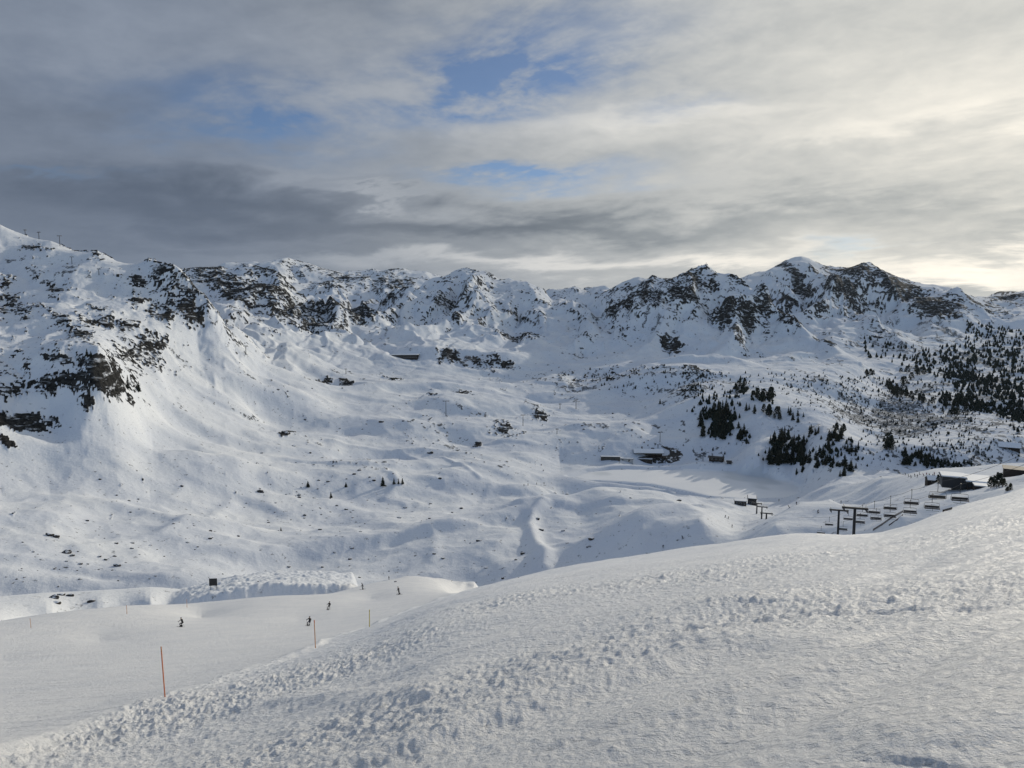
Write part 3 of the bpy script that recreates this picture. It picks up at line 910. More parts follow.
def land(name, mask, material):
    """the faces of the land whose centre lies in the mask, as one mesh"""
    ii, jj = np.nonzero(mask)
    if len(ii) == 0:
        return None
    used = np.zeros((NR, NC), bool)
    for a in (0, 1):
        for b in (0, 1):
            used[ii + a, jj + b] = True
    idx = np.full((NR, NC), -1, np.int64)
    idx[used] = np.arange(used.sum())
    co = np.stack([XG[used], YG[used], ZT[used]], 1).astype(np.float32)
    faces = np.stack([idx[ii, jj], idx[ii, jj + 1], idx[ii + 1, jj + 1], idx[ii + 1, jj]], 1).astype(np.int32)
    me = bpy.data.meshes.new(name)
    me.vertices.add(len(co))
    me.vertices.foreach_set('co', co.ravel())
    me.loops.add(faces.size)
    me.loops.foreach_set('vertex_index', faces.ravel())
    me.polygons.add(len(faces))
    me.polygons.foreach_set('loop_start', np.arange(0, faces.size, 4, dtype=np.int32))
    me.polygons.foreach_set('loop_total', np.full(len(faces), 4, np.int32))
    me.polygons.foreach_set('use_smooth', np.ones(len(faces), bool))
    for nm, arr in (('rock', ROCK), ('heath', HEA)):
        at = me.attributes.new(nm, 'FLOAT', 'POINT')
        at.data.foreach_set('value', arr[used].astype(np.float32))
    me.materials.append(material)
    me.update()
    o = bpy.data.objects.new(name, me)
    COL.objects.link(o)
    o['kind'] = 'structure'
    return o


c_fg = (RG < FGR * 1.5)[:-1, :-1]
c_fg2 = (RG < FGR * 1.01)[:-1, :-1]
pis = ((RG >= FGR * 1.01) & (RG < PER * 1.0) & (LAZ < a_piste))[:-1, :-1]
fgm = np.where((LAZ < a_piste)[:-1, :-1], c_fg2, c_fg)
lak = (LD > 0)[:-1, :-1] & ~fgm
rest = ~(fgm | pis | lak)
aw = pix(215, 320)[0]
wst = rest & ((RG > 500) & (RG < 1560) & (LAZ < aw) & (ZB > -95))[:-1, :-1]
hi1 = rest & ~wst & ((RG > 1380) & (RG < 2300))[:-1, :-1]
hi2 = rest & ~wst & (RG >= 2300)[:-1, :-1]
val_ = rest & ~(wst | hi1 | hi2)
land('foreground_snow_slope', fgm, M_NEAR)
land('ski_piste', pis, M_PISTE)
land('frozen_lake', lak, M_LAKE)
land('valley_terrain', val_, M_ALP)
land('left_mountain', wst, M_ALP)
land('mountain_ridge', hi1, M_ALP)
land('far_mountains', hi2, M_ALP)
# ------------------------------------------------------------------ helpers for things
rnd = random.Random(7)


def tag(o, label=None, cat=None, group=None, kind=None):
    if label:
        o['label'] = label
    if cat:
        o['category'] = cat
    if group:
        o['group'] = group
    if kind:
        o['kind'] = kind
    return o


def empty(name, loc, rz=0.0):
    o = bpy.data.objects.new(name, None)
    COL.objects.link(o)
    o.location = loc
    o.rotation_euler = (0, 0, rz)
    o.empty_display_size = 0.3
    return o


def link(name, me, parent=None, loc=None, rot=None, scale=None):
    o = bpy.data.objects.new(name, me)
    COL.objects.link(o)
    if parent is not None:
        o.parent = parent
    if loc is not None:
        o.location = loc
    if rot is not None:
        o.rotation_euler = rot
    if scale is not None:
        o.scale = scale
    return o


def copy_tree(root, loc, rz, scale=None):
    r = root.copy()
    COL.objects.link(r)
    r.location = loc
    r.rotation_euler = (0, 0, rz)
    if scale is not None:
        r.scale = (scale, scale, scale) if not isinstance(scale, tuple) else scale
    for ch in KIDS.get(root.name, []):
        c = ch.copy()
        COL.objects.link(c)
        c.parent = r
        for gch in KIDS.get(ch.name, []):
            d = gch.copy()
            COL.objects.link(d)
            d.parent = c
    return r


KIDS = {}


def remember(root):
    for o in COL.objects:
        if o.parent is root:
            KIDS.setdefault(root.name, []).append(o)
    for o in list(KIDS.get(root.name, [])):
        for q in COL.objects:
            if q.parent is o:
                KIDS.setdefault(o.name, []).append(q)


class MB:
    """collects boxes and tubes, then becomes ONE mesh"""
    def __init__(s):
        s.v, s.f = [], []

    def box(s, c, d, rz=0.0, taper=1.0):
        x, y, z = d[0] / 2, d[1] / 2, d[2] / 2
        b = len(s.v)
        cz, sz = math.cos(rz), math.sin(rz)
        for k, (i, j, kz) in enumerate([(-1, -1, -1), (1, -1, -1), (1, 1, -1), (-1, 1, -1), (-1, -1, 1), (1, -1, 1), (1, 1, 1), (-1, 1, 1)]):
            t = taper if kz > 0 else 1.0
            px, py = i * x * t, j * y * t
            s.v.append((c[0] + px * cz - py * sz, c[1] + px * sz + py * cz, c[2] + kz * z))
        for q in ((0, 3, 2, 1), (4, 5, 6, 7), (0, 1, 5, 4), (1, 2, 6, 5), (2, 3, 7, 6), (3, 0, 4, 7)):
            s.f.append(tuple(b + i for i in q))
        return s

    def tube(s, pts, r, n=8, r2=None):
        pts = [Vector(p) for p in pts]
        m = len(pts)
        b = len(s.v)
        for i, p in enumerate(pts):
            d = (pts[min(i + 1, m - 1)] - pts[max(i - 1, 0)])
            d = d.normalized() if d.length > 1e-9 else Vector((0, 0, 1))
            e = Vector((1, 0, 0)) if abs(d.x) < 0.8 else Vector((0, 1, 0))
            a = d.cross(e).normalized()
            c = d.cross(a)
            rr = r if r2 is None else r + (r2 - r) * i / max(m - 1, 1)
            for k in range(n):
                w = 2 * math.pi * k / n
                q = p + (a * math.cos(w) + c * math.sin(w)) * rr
                s.v.append(tuple(q))
        for i in range(m - 1):
            for k in range(n):
                k2 = (k + 1) % n
                s.f.append((b + i * n + k, b + i * n + k2, b + (i + 1) * n + k2, b + (i + 1) * n + k))
        s.f.append(tuple(b + k for k in reversed(range(n))))
        s.f.append(tuple(b + (m - 1) * n + k for k in range(n)))
        return s

    def poly(s, vs, fs):
        b = len(s.v)
        s.v += [tuple(x) for x in vs]
        s.f += [tuple(b + i for i in q) for q in fs]
        return s

    def mesh(s, name, m, smooth=False):
        me = bpy.data.meshes.new(name)
        me.from_pydata(s.v, [], s.f)
        if m is not None:
            me.materials.append(m)
        if smooth:
            me.polygons.foreach_set('use_smooth', [True] * len(me.polygons))
        me.update()
        return me

    def build(s, name, m, parent=None, smooth=False, **kw):
        return link(name, s.mesh(name, m, smooth), parent, **kw)


def simple(name, c1, c2, scale=3.0, rough=0.7, metal=0.0, spec=0.3):
    m, g, b = mat(name)
    tc = g.n.new('ShaderNodeTexCoord')
    n = g.noise(tc.outputs['Object'], scale, 4, 0.6)
    g.l.new(g.mix(n, c1, c2), b.inputs['Base Color'])
    b.inputs['Roughness'].default_value = rough
    b.inputs['Metallic'].default_value = metal
    b.inputs['Specular IOR Level'].default_value = spec
    return m


def needle_mat():
    m, g, b = mat('conifer_needles')
    tc = g.n.new('ShaderNodeTexCoord')
    oi = g.n.new('ShaderNodeObjectInfo')
    n = g.noise(tc.outputs['Object'], 1.6, 4, 0.6)
    c1 = g.mix(oi.outputs['Random'], (0.006, 0.010, 0.008), (0.016, 0.020, 0.012))
    c2 = g.mix(oi.outputs['Random'], (0.022, 0.032, 0.022), (0.050, 0.052, 0.034))
    g.l.new(g.mix(n, c1, c2), b.inputs['Base Color'])
    b.inputs['Roughness'].default_value = 0.9
    b.inputs['Specular IOR Level'].default_value = 0.1
    return m


M_NEEDLE = needle_mat()
M_BARK = simple('bark', (0.03, 0.022, 0.016), (0.08, 0.06, 0.045), 6, 0.9, 0, 0.1)
M_STEEL = simple('galvanised_steel', (0.045, 0.048, 0.052), (0.09, 0.095, 0.10), 2.0, 0.5, 0.3, 0.4)
M_DARK = simple('dark_painted_steel', (0.012, 0.013, 0.016), (0.03, 0.032, 0.036), 2.0, 0.5, 0.0, 0.4)
M_SEAT = simple('dark_seat_padding', (0.008, 0.009, 0.012), (0.022, 0.023, 0.028), 3.0, 0.6)
M_WOOD = simple('weathered_timber', (0.02, 0.015, 0.012), (0.06, 0.045, 0.035), 1.5, 0.85)
M_GLASS = simple('dark_window_glass', (0.02, 0.025, 0.03), (0.05, 0.06, 0.07), 1.0, 0.15, 0, 0.5)
M_ROOF = simple('dark_roof_sheet', (0.025, 0.023, 0.023), (0.06, 0.055, 0.052), 0.6, 0.7)
M_SNOWCAP = simple('roof_snow', (0.78, 0.80, 0.83), (0.86, 0.87, 0.88), 0.5, 0.7)
M_STONE = simple('rubble_stone', (0.03, 0.028, 0.027), (0.13, 0.12, 0.105), 0.8, 0.9)
M_ORANGE = simple('orange_plastic', (0.66, 0.20, 0.09), (0.72, 0.26, 0.13), 4, 0.5)
M_PALEORANGE = simple('faded_orange_plastic', (0.62, 0.30, 0.16), (0.70, 0.38, 0.22), 4, 0.6)
M_YELLOW = simple('yellow_plastic', (0.62, 0.48, 0.10), (0.70, 0.56, 0.18), 4, 0.6)
M_PALE = simple('pale_render', (0.40, 0.39, 0.37), (0.52, 0.51, 0.49), 1.0, 0.8)
def earth_mat():
    m, g, b = mat('bare_earth_and_snow')
    P = geo_pos(g)
    n = g.noise(P, 0.22, 6, 0.7)
    n2 = g.noise(P, 0.8, 4, 0.6)
    c = g.mix(n2, (0.012, 0.011, 0.010), (0.06, 0.054, 0.047))
    g.l.new(g.mix(g.ramp(n, 0.53, 0.60), c, (0.76, 0.78, 0.81)), b.inputs['Base Color'])
    b.inputs['Roughness'].default_value = 0.95
    return m


M_EARTH = earth_mat()


def rock_mat():
    m, g, b = mat('dark_boulder_rock')
    gn = g.n.new('ShaderNodeNewGeometry')
    tc = g.n.new('ShaderNodeTexCoord')
    n = g.noise(tc.outputs['Object'], 2.0, 5, 0.65)
    sp = g.n.new('ShaderNodeSeparateXYZ')
    g.l.new(gn.outputs['Normal'], sp.inputs[0])
    up = g.ramp(g.m('ADD', sp.outputs[2], g.m('MULTIPLY', g.m('SUBTRACT', n, 0.5), 0.9)), 0.74, 0.86)
    rc = g.mix(n, (0.016, 0.015, 0.015), (0.085, 0.078, 0.072))
    g.l.new(g.mix(up, rc, (0.82, 0.83, 0.85)), b.inputs['Base Color'])
    b.inputs['Roughness'].default_value = 0.85
    b.inputs['Specular IOR Level'].default_value = 0.2
    return m


M_ROCK = rock_mat()

# ------------------------------------------------------------------ conifers
def spruce_meshes(seed, h=10.0, w=2.3):
    r = random.Random(seed)
    t = MB().tube([(0, 0, -0.6), (0.03, 0.02, h * 0.5), (0, 0, h * 0.97)], 0.19, 7, 0.03)
    c = MB()
    z = h * 0.10
    k = 0
    while z < h * 0.985:
        f = (z - h * 0.1) / (h * 0.9)
        rad = w * (1 - f) ** 0.85 * (0.82 + 0.3 * r.random()) + 0.10
        nb = max(5, int(9 - 3 * f))
        ph = r.random() * 6.28
        for i in range(nb):
            a = ph + 6.2832 * i / nb + r.uniform(-0.25, 0.25)
            L = rad * r.uniform(0.65, 1.12)
            if r.random() < 0.07:
                continue
            dx, dy = math.cos(a), math.sin(a)
            px, py = -dy, dx
            hw = 0.16 * L + 0.16
            dr = L * r.uniform(0.22, 0.42)
            pts = [(0, 0, z + 0.25), (dx * L * 0.5 + px * hw, dy * L * 0.5 + py * hw, z - dr * 0.45), (dx * L, dy * L, z - dr + 0.12 * L), (dx * L * 0.5 - px * hw, dy * L * 0.5 - py * hw, z - dr * 0.45),
                   (dx * L * 0.55, dy * L * 0.55, z - dr * 0.1), (dx * L * 0.6, dy * L * 0.6, z - dr * 0.5 - 0.28 * hw - 0.2)]
            c.poly(pts, [(0, 1, 4), (1, 2, 4), (2, 3, 4), (3, 0, 4), (0, 5, 1), (1, 5, 2), (2, 5, 3), (3, 5, 0)])
        z += h * r.uniform(0.042, 0.062)
        k += 1
    c.tube([(0, 0, h * 0.9), (0, 0, h * 1.03)], 0.09, 5, 0.02)
    return t.mesh('trunk', M_BARK), c.mesh('crown', M_NEEDLE)


def pine_meshes(seed, h=7.0, w=2.4):
    """stone pine: broad, irregular crown of needle clumps on short limbs"""
    r = random.Random(seed)
    t = MB().tube([(0, 0, -0.6), (0.1, 0, h * 0.4), (-0.05, 0.06, h * 0.9)], 0.24, 7, 0.05)
    for i in range(9):
        a = i * 2.4
        z = h * (0.2 + 0.07 * i)
        L = w * 0.6 * (1 - 0.06 * i)
        t.tube([(0, 0, z), (math.cos(a) * L, math.sin(a) * L, z + 0.35)], 0.07, 5, 0.02)
    c = MB()
    for i in range(150):
        f = r.random() ** 0.8
        z = h * (0.12 + 0.88 * f)
        rad = w * (1 - 0.72 * f ** 1.6) * math.sqrt(r.uniform(0.12, 1.0))
        a = r.random() * 6.283
        x, y = math.cos(a) * rad, math.sin(a) * rad
        s = r.uniform(0.28, 0.62)
        vs = []
        for q in ((1, 0, 0), (-1, 0, 0), (0, 1, 0), (0, -1, 0), (0, 0, 0.9), (0, 0, -0.6)):
            vs.append((x + q[0] * s * r.uniform(0.6, 1.3), y + q[1] * s * r.uniform(0.6, 1.3), z + q[2] * s * r.uniform(0.7, 1.2)))
        c.poly(vs, [(0, 2, 4), (2, 1, 4), (1, 3, 4), (3, 0, 4), (2, 0, 5), (1, 2, 5), (3, 1, 5), (0, 3, 5)])
    return t.mesh('trunk', M_BARK), c.mesh('crown', M_NEEDLE)


SPRUCE = [spruce_meshes(i, 10.0, w) for i, w in ((1, 2.7), (2, 3.1), (3, 2.3), (4, 3.4))]
PINE = [pine_meshes(i, 7.0, w) for i, w in ((11, 2.4), (12, 2.0), (13, 2.9))]
PROTO = {}
TREE_N = [0]


def depth_of(p):
    return p.y * math.cos(PITCH) - p.z * math.sin(PITCH)


def tree(u, v, hpx, kind, name, label, group, cat='tree'):
    p = hit(u, v, 300)
    hm = 1.12 * hpx * depth_of(p) / FPX
    bank, h0 = (SPRUCE, 10.0) if kind == 'spruce' else (PINE, 7.0)
    i = rnd.randrange(len(bank))
    s = hm / h0
    key = (kind, i)
    loc = p - Vector((0, 0, 0.15))
    rz = rnd.random() * 6.28
    sc = (s * rnd.uniform(0.9, 1.15), s * rnd.uniform(0.9, 1.15), s)
    if key not in PROTO:
        o = empty(name, loc, rz)
        o.scale = sc
        a, b = bank[i]
        KIDS_LIST = [link('trunk', a, o), link('crown', b, o)]
        PROTO[key] = (o, KIDS_LIST)
    else:
        q, kids = PROTO[key]
        o = q.copy()
        COL.objects.link(o)
        o.name = name
        o.location = loc
        o.rotation_euler = (0, 0, rz)
        o.scale = sc
        for ch in kids:
            c = ch.copy()
            COL.objects.link(c)
            c.parent = o
    tag(o, label, cat, group)
    TREE_N[0] += 1
    return o


# clumps: (u0, v0, u1, v1, count, height px, kind, label, group)
CLUMPS = [
    (712, 412, 732, 440, 24, 13, 'spruce', 'dark spruce packed into the tall clump above the frozen lake', 'spruces of the tall clump above the lake'),
    (700, 414, 703, 437, 4, 11, 'spruce', 'dark spruce in the thin column left of the tall clump', 'spruces left of the tall clump'),
    (735, 385, 747, 396, 6, 7, 'pine', 'rounded dark pine on the crest above the tall clump', 'pines on the crest'),
    (752, 393, 773, 404, 10, 8, 'pine', 'bushy dark pine in the broad low clump on the sunlit crest', 'pines of the broad clump on the sunlit crest'),
    (746, 408, 755, 417, 4, 8, 'spruce', 'dark spruce in the small group right of the tall clump', 'spruces right of the tall clump'),
    (763, 412, 781, 420, 8, 8, 'pine', 'dark pine in the row halfway down the sunlit bank', 'pines halfway down the sunlit bank'),
    (786, 412, 804, 428, 7, 6, 'spruce', 'small single conifer dotted over the open snow of the bank', 'small conifers dotted over the bank'),
    (738, 428, 749, 441, 6, 9, 'spruce', 'dark spruce in the group below the tall clump', 'spruces below the tall clump'),
    (769, 440, 787, 466, 17, 12, 'spruce', 'tall dark spruce in the left stand at the foot of the bank', 'spruces of the left stand at the foot of the bank'),
    (790, 440, 806, 466, 14, 12, 'spruce', 'tall dark spruce in the middle stand at the foot of the bank', 'spruces of the middle stand at the foot of the bank'),
    (800, 455, 810, 473, 6, 11, 'spruce', 'dark spruce in the lowest stand nearest the ski run', 'spruces of the lowest stand'),
    (808, 429, 822, 443, 8, 8, 'spruce', 'dark spruce in the loose group high on the shaded bank', 'spruces high on the shaded bank'),
    (827, 435, 842, 448, 10, 9, 'spruce', 'dark spruce in the even row on the shaded bank', 'spruces of the even row on the shaded bank'),
    (833, 426, 846, 433, 6, 6, 'pine', 'low dark pine in the strip below the heath', 'pines in the strip below the heath'),
    (842, 445, 859, 456, 8, 8, 'spruce', 'dark spruce in the small group at the right of the bank', 'spruces at the right of the bank'),
    (814, 448, 839, 468, 15, 9, 'spruce', 'dark spruce scattered over the lower bank', 'spruces over the lower bank'),
    (839, 465, 857, 479, 11, 9, 'spruce', 'dark spruce in the end row beside the groomed run', 'spruces beside the groomed run'),
    (877, 442, 893, 453, 8, 8, 'pine', 'dark bushy pine in the lone clump on the rounded snow shoulder', 'pines of the lone clump on the snow shoulder'),
    (902, 455, 937, 467, 24, 8, 'spruce', 'dark conifer in the belt behind the skiers at the lift station', 'conifers in the belt behind the lift station'),
    (987, 478, 1004, 492, 9, 8, 'pine', 'dark pine standing in front of the snow roofed lift station', 'pines in front of the lift station'),
    (1006, 488, 1018, 492, 3, 6, 'pine', 'small dark pine right of the trees by the station', 'small pines by the lift station'),
    (936, 481, 950, 488, 7, 6.5, 'pine', 'dark bushy pine between the crowd and the lift station', 'pines between the crowd and the lift station'),
    (865, 374, 935, 408, 26, 5.5, 'pine', 'small dark pine in the slanting line across the sunlit shelf', 'pines in the slanting line across the shelf'),
    (888, 384, 906, 398, 12, 6.5, 'pine', 'dark pine in the dense knot on the slanting line', 'pines in the dense knot of the line'),
    (900, 372, 930, 388, 12, 5.5, 'pine', 'dark pine dotted above the slanting line', 'pines above the slanting line'),
    (940, 395, 968, 420, 20, 6, 'pine', 'dark pine at the front edge of the far wood', 'pines at the edge of the far wood'),
]
NTH = 'first second third fourth fifth sixth seventh eighth ninth tenth eleventh twelfth thirteenth fourteenth fifteenth sixteenth seventeenth eighteenth nineteenth twentieth twenty-first twenty-second twenty-third twenty-fourth twenty-fifth twenty-sixth twenty-seventh'.split()
for (u0, v0, u1, v1, n, hp, kind, lab, grp) in CLUMPS:
    made = []
    slant = (u1 - u0) > 60 and kind == 'pine'
    for k in range(n):
        f = rnd.random()
        u = u0 + (u1 - u0) * f
        v = v0 + (v1 - v0) * (f + rnd.uniform(-0.1, 0.1) if slant else rnd.random())
        if not slant and (u1 - u0) < 30:       # stands lean down the slope to the right
            pass
        made.append((u, tree(u, v, hp * rnd.uniform(0.5, 1.32), kind, 'spruce_tree' if kind == 'spruce' else 'pine_tree', lab, grp)))
    if n <= 12 or slant:                       # loose enough to count along
        made.sort(key=lambda q: q[0])
        for k, (_, o) in enumerate(made):
            o['label'] = lab + ', %s from its left' % NTH[k]
for (u, v, h, lab) in [(383, 486, 9, 'single slim spruce on the open valley snow, left of three together'), (394, 484, 6, 'leftmost of three small spruces standing together on open snow'), (398.5, 484, 5.5, 'middle of three small spruces standing together on open snow'),
                       (402.5, 484, 6, 'rightmost of three small spruces standing together on open snow'), (308, 487, 6, 'tiny spruce beside a grey rock on the valley snow'), (346, 487, 5, 'tiny spruce alone midway between the rock and the slim spruce'),
                       (331, 498, 6, 'small thin spruce below the grey rock on the valley snow'), (139, 392, 10, 'dark spruce at the foot of the big brown cliff'), (128, 389, 13, 'tall dark spruce against the lower end of the brown cliff'), (87, 356, 7, 'small conifer on the top of the brown cliff'),
                       (91, 357, 6, 'smaller conifer on the top of the brown cliff beside another'), (660, 404, 5, 'small bush like conifer above the snow slope by the lift masts'), (281, 531, 4, 'very small spruce on the bumpy valley floor')]:
    tree(u, v, h, 'spruce', 'spruce_tree', lab, None)


# the far wood: nobody could count it
def far_wood():
    m = MB()
    r = random.Random(21)
    regs = [(710, 408, 733, 440, 90, 8, .2), (768, 438, 788, 466, 60, 7, .2), (789, 438, 807, 468, 50, 7, .2), (751, 392, 774, 404, 50, 5, .2), (814, 446, 840, 468, 40, 5, .3), (827, 434, 858, 456, 30, 5, .3), (902, 455, 940, 467, 50, 5, .2), (934, 462, 972, 470, 60, 4, .1), (734, 385, 748, 396, 30, 5, .2), (880, 380, 908, 400, 40, 4, .5), (700, 385, 712, 440, 30, 5, .3), (735, 428, 750, 442, 25, 5, .3), (940, 345, 1040, 395, 400, 4.2, .2), (938, 392, 1040, 428, 190, 5, .7), (955, 372, 1040, 420, 360, 4.5, .3), (915, 352, 975, 384, 90, 4.2, .3), (860, 335, 930, 372, 70, 4, .4), (965, 322, 1040, 362, 260, 3.4, .3), (1000, 396, 1040, 432, 70, 5, .5),
            (840, 376, 980, 430, 520, 2.2, .1), (690, 372, 830, 392, 90, 2.5, .05), (590, 368, 700, 392, 70, 2.4, .05), (860, 420, 1024, 462, 330, 2.8, .05), (690, 385, 740, 420, 60, 4, .2), (780, 372, 870, 420, 110, 2.2, .3), (700, 430, 870, 470, 40, 3, .3)]
    for (u0, v0, u1, v1, n, hp, sl) in regs:
        for k in range(n):
            small = v1 - v0 < 40 and u1 - u0 < 42 and (u0 < 860 or v0 < 405) and hp >= 4
            if small:                          # thickets: dense in the middle, ragged outside
                u = r.gauss((u0 + u1) / 2, (u1 - u0) * 0.25)
                v = r.gauss((v0 + v1) / 2, (v1 - v0) * 0.25) + sl * (u - (u0 + u1) / 2)
                if r.random() < 0.3:
                    continue
            else:
                f = r.random()
                u = u0 + (u1 - u0) * f
                v = v0 + (v1 - v0) * ((1 - sl) * r.random() + sl * f)
            p = hit(u, v)
            if p.length < 600:
                continue
            h = hp * depth_of(p) / FPX * r.uniform(0.6, 1.25)
            w = h * r.uniform(0.22, 0.36)
            nseg = 6
            vs, fs = [], []
            for lv, (zz, ww) in enumerate(((0.0, .6), (.25, 1.0), (.55, .62), (.8, .33))):
                for s in range(nseg):
                    a = 6.283 * s / nseg + lv * 0.5
                    q = w * ww * r.uniform(0.65, 1.3)
                    vs.append((p.x + math.cos(a) * q, p.y + math.sin(a) * q, p.z + h * (zz + r.uniform(-.05, .05)) - 0.2))
            vs.append((p.x, p.y, p.z + h))
            for lv in range(3):
                for s in range(nseg):
                    s2 = (s + 1) % nseg
                    fs.append((lv * nseg + s, lv * nseg + s2, (lv + 1) * nseg + s2, (lv + 1) * nseg + s))
            for s in range(nseg):
                fs.append((3 * nseg + s, 3 * nseg + (s + 1) % nseg, 4 * nseg))
            m.poly(vs, fs)
    o = m.build('far_wood', M_NEEDLE)
    tag(o, 'thin dark wood of small conifers covering the foot of the right mountain', 'wood', kind='stuff')


far_wood()

# ------------------------------------------------------------------ boulders
def boulder_mesh(seed):
    r = random.Random(seed)
    bm = bmesh.new()
    bmesh.ops.create_icosphere(bm, subdivisions=3, radius=0.5)
    ax = [Vector((r.uniform(-1, 1), r.uniform(-1, 1), r.uniform(-.6, 1))).normalized() for _ in range(9)]
    of = [r.uniform(0.26, 0.44) for _ in ax]
    for v in bm.verts:
        for a, o in zip(ax, of):                     # cleave flat facets
            d = v.co.dot(a) - o
            if d > 0:
                v.co -= a * d * 0.93
        v.co *= 1 + r.uniform(-0.035, 0.035)
        v.co.z *= 0.75
    me = bpy.data.meshes.new('boulder')
    bm.to_mesh(me)
    bm.free()
    me.materials.append(M_ROCK)
    return me


BOULDER = [boulder_mesh(s) for s in range(40, 46)]


def boulder(u, v, wpx, label, group=None, flat=None, name='boulder'):
    p = hit(u, v)
    w = wpx * depth_of(p) / FPX
    o = link(name, BOULDER[rnd.randrange(len(BOULDER))])
    o.location = p + Vector((0, 0, w * 0.06))
    f = flat or rnd.uniform(0.7, 1.0)
    o.scale = (w * 1.15, w * rnd.uniform(0.7, 1.1), w * f)
    o.rotation_euler = (rnd.uniform(-.2, .2), rnd.uniform(-.2, .2), rnd.uniform(-.4, .4))
    tag(o, label, 'boulder', group)
    return o


for (u, v, w, lab) in [(50, 535, 8, 'upper of the larger dark boulders low on the left snow slope'), (56, 537, 6, 'smaller dark boulder touching the upper large one on the left'), (66, 553, 9, 'long dark boulder below the upper large one on the left slope'),
                       (72, 556, 5, 'dark lump at the right end of the long boulder'), (117, 566, 7, 'dark flat boulder lowest on the slope above the piste edge'), (80, 564, 5, 'snow topped boulder right below the long dark boulder'),
                       (54, 598, 9, 'snow capped boulder, left of the heap of rocks beside the piste'), (61, 595, 7, 'dark boulder in the heap of rocks beside the piste, highest one'), (70, 596, 7, 'snow covered boulder at the right of the heap beside the piste'),
                       (57, 603, 7, 'white capped boulder at the foot of the heap beside the piste'), (91, 602, 7, 'flat dark boulder alone right of the heap beside the piste'), (286, 433, 8, 'large dark rock standing alone on the smooth snow in mid valley'), (293, 432, 5, 'dark rock touching the right side of the large lone rock'),
                       (294, 446, 4, 'small dark rock just below the large lone rock in mid valley'), (260, 492, 6, 'dark boulder at the left edge of the bumpy valley snow'), (479, 541, 6, 'dark boulder in the hollow left of the winding snow bank'), (471, 543, 3.5, 'small boulder left of the dark boulder in the hollow'),
                       (486, 568, 4, 'dark stone close above the end of the piste'), (434, 554, 3.5, 'dark stone on the ridge line above the piste end'), (399, 518, 4, 'dark stone below the three small spruces'), (591, 539, 6, 'flat dark rock on the smooth rounded knoll'), (631, 498, 3, 'small dark stone on the crest of the knoll'),
                       (679, 501, 5, 'brown rock on the right end of the knoll crest'), (588, 547, 3.5, 'small stone under the flat dark rock on the knoll'), (478, 443, 6, 'dark flat rock beside the shaded ski track in mid valley'), (430, 453, 6, 'dark rock at the end of the shaded hollow'), (381, 422, 5, 'dark flat rock beside the pale cat track'),
                       (541, 530, 5, 'dark stone on the lee of the winding snow bank'), (537, 519, 5, 'grey stone at the upper bend of the winding snow bank'), (523, 554, 5, 'grey stone in the hollow left of the bank end'), (563, 531, 3.5, 'dark little stone on the left of the knoll')]:
    boulder(u, v, w, lab)
BG = 'small boulders scattered over the left valley snow'
BL = 'small dark boulder poking out of the rough snow of the left valley'
n = 0
while n < 190:
    u = rnd.uniform(0, 520)
    v = rnd.uniform(470, 590)
    band = 572 - (u - 60) * 0.36
    wt = 0.14 + math.exp(-((v - band) / 16) ** 2) + 0.55 * math.exp(-(((u - 320) / 60) ** 2 + ((v - 515) / 25) ** 2))
    if v > 598 - abs(u - 100) * 0.02 or rnd.random() > wt:
        continue
    boulder(u, v, rnd.choice([1.2, 1.4, 1.6, 1.8, 2.2, 2.8, 3.6]), BL, BG)
    n += 1
BG2 = 'small rocks on the middle slopes'
BL2 = 'tiny dark rock showing through the snow of the middle slopes below the ridge'
n = 0
while n < 60:
    u = rnd.uniform(230, 700)
    v = rnd.uniform(370, 470)
    if u > 560 and v > 435:
        continue
    boulder(u, v, rnd.choice([1.3, 1.6, 2.0, 2.6]), BL2, BG2)
    n += 1
# ------------------------------------------------------------------ at a pixel and a depth (metres along the view)
def at_depth(u, v, d):
    a = (u - 512.0) / FPX * d
    b = (384.0 - v) / FPX * d
    return Vector((a, d * math.cos(PITCH) + b * math.sin(PITCH), -d * math.sin(PITCH) + b * math.cos(PITCH)))


# ------------------------------------------------------------------ the chairlift
UP = [(937, 498, 15.2), (911, 504, 13.2), (890, 509, 11.9), (874, 513, 10.9), (862, 516, 10.2), (848, 519.5, 8.6), (829, 525, 7.4)]      # seat centre, seat width in pixels
DOWN = [(960, 500.5, 15.2), (932, 508.5, 13.5), (910, 513, 12.0), (890, 517, 10.9), (876, 519.5, 10.0), (860, 523, 9.0), (843, 530, 7.8), (821, 534, 7.2)]
CH_W = 3.2
CH_H = 3.5
lu = [at_depth(u, v, FPX * CH_W / w) for u, v, w in UP]
ld = [at_depth(u, v, FPX * CH_W / w) for u, v, w in DOWN]
ldir = (lu[-1] - lu[0])
LIFT_RZ = math.atan2(ldir.y, ldir.x) - math.pi / 2


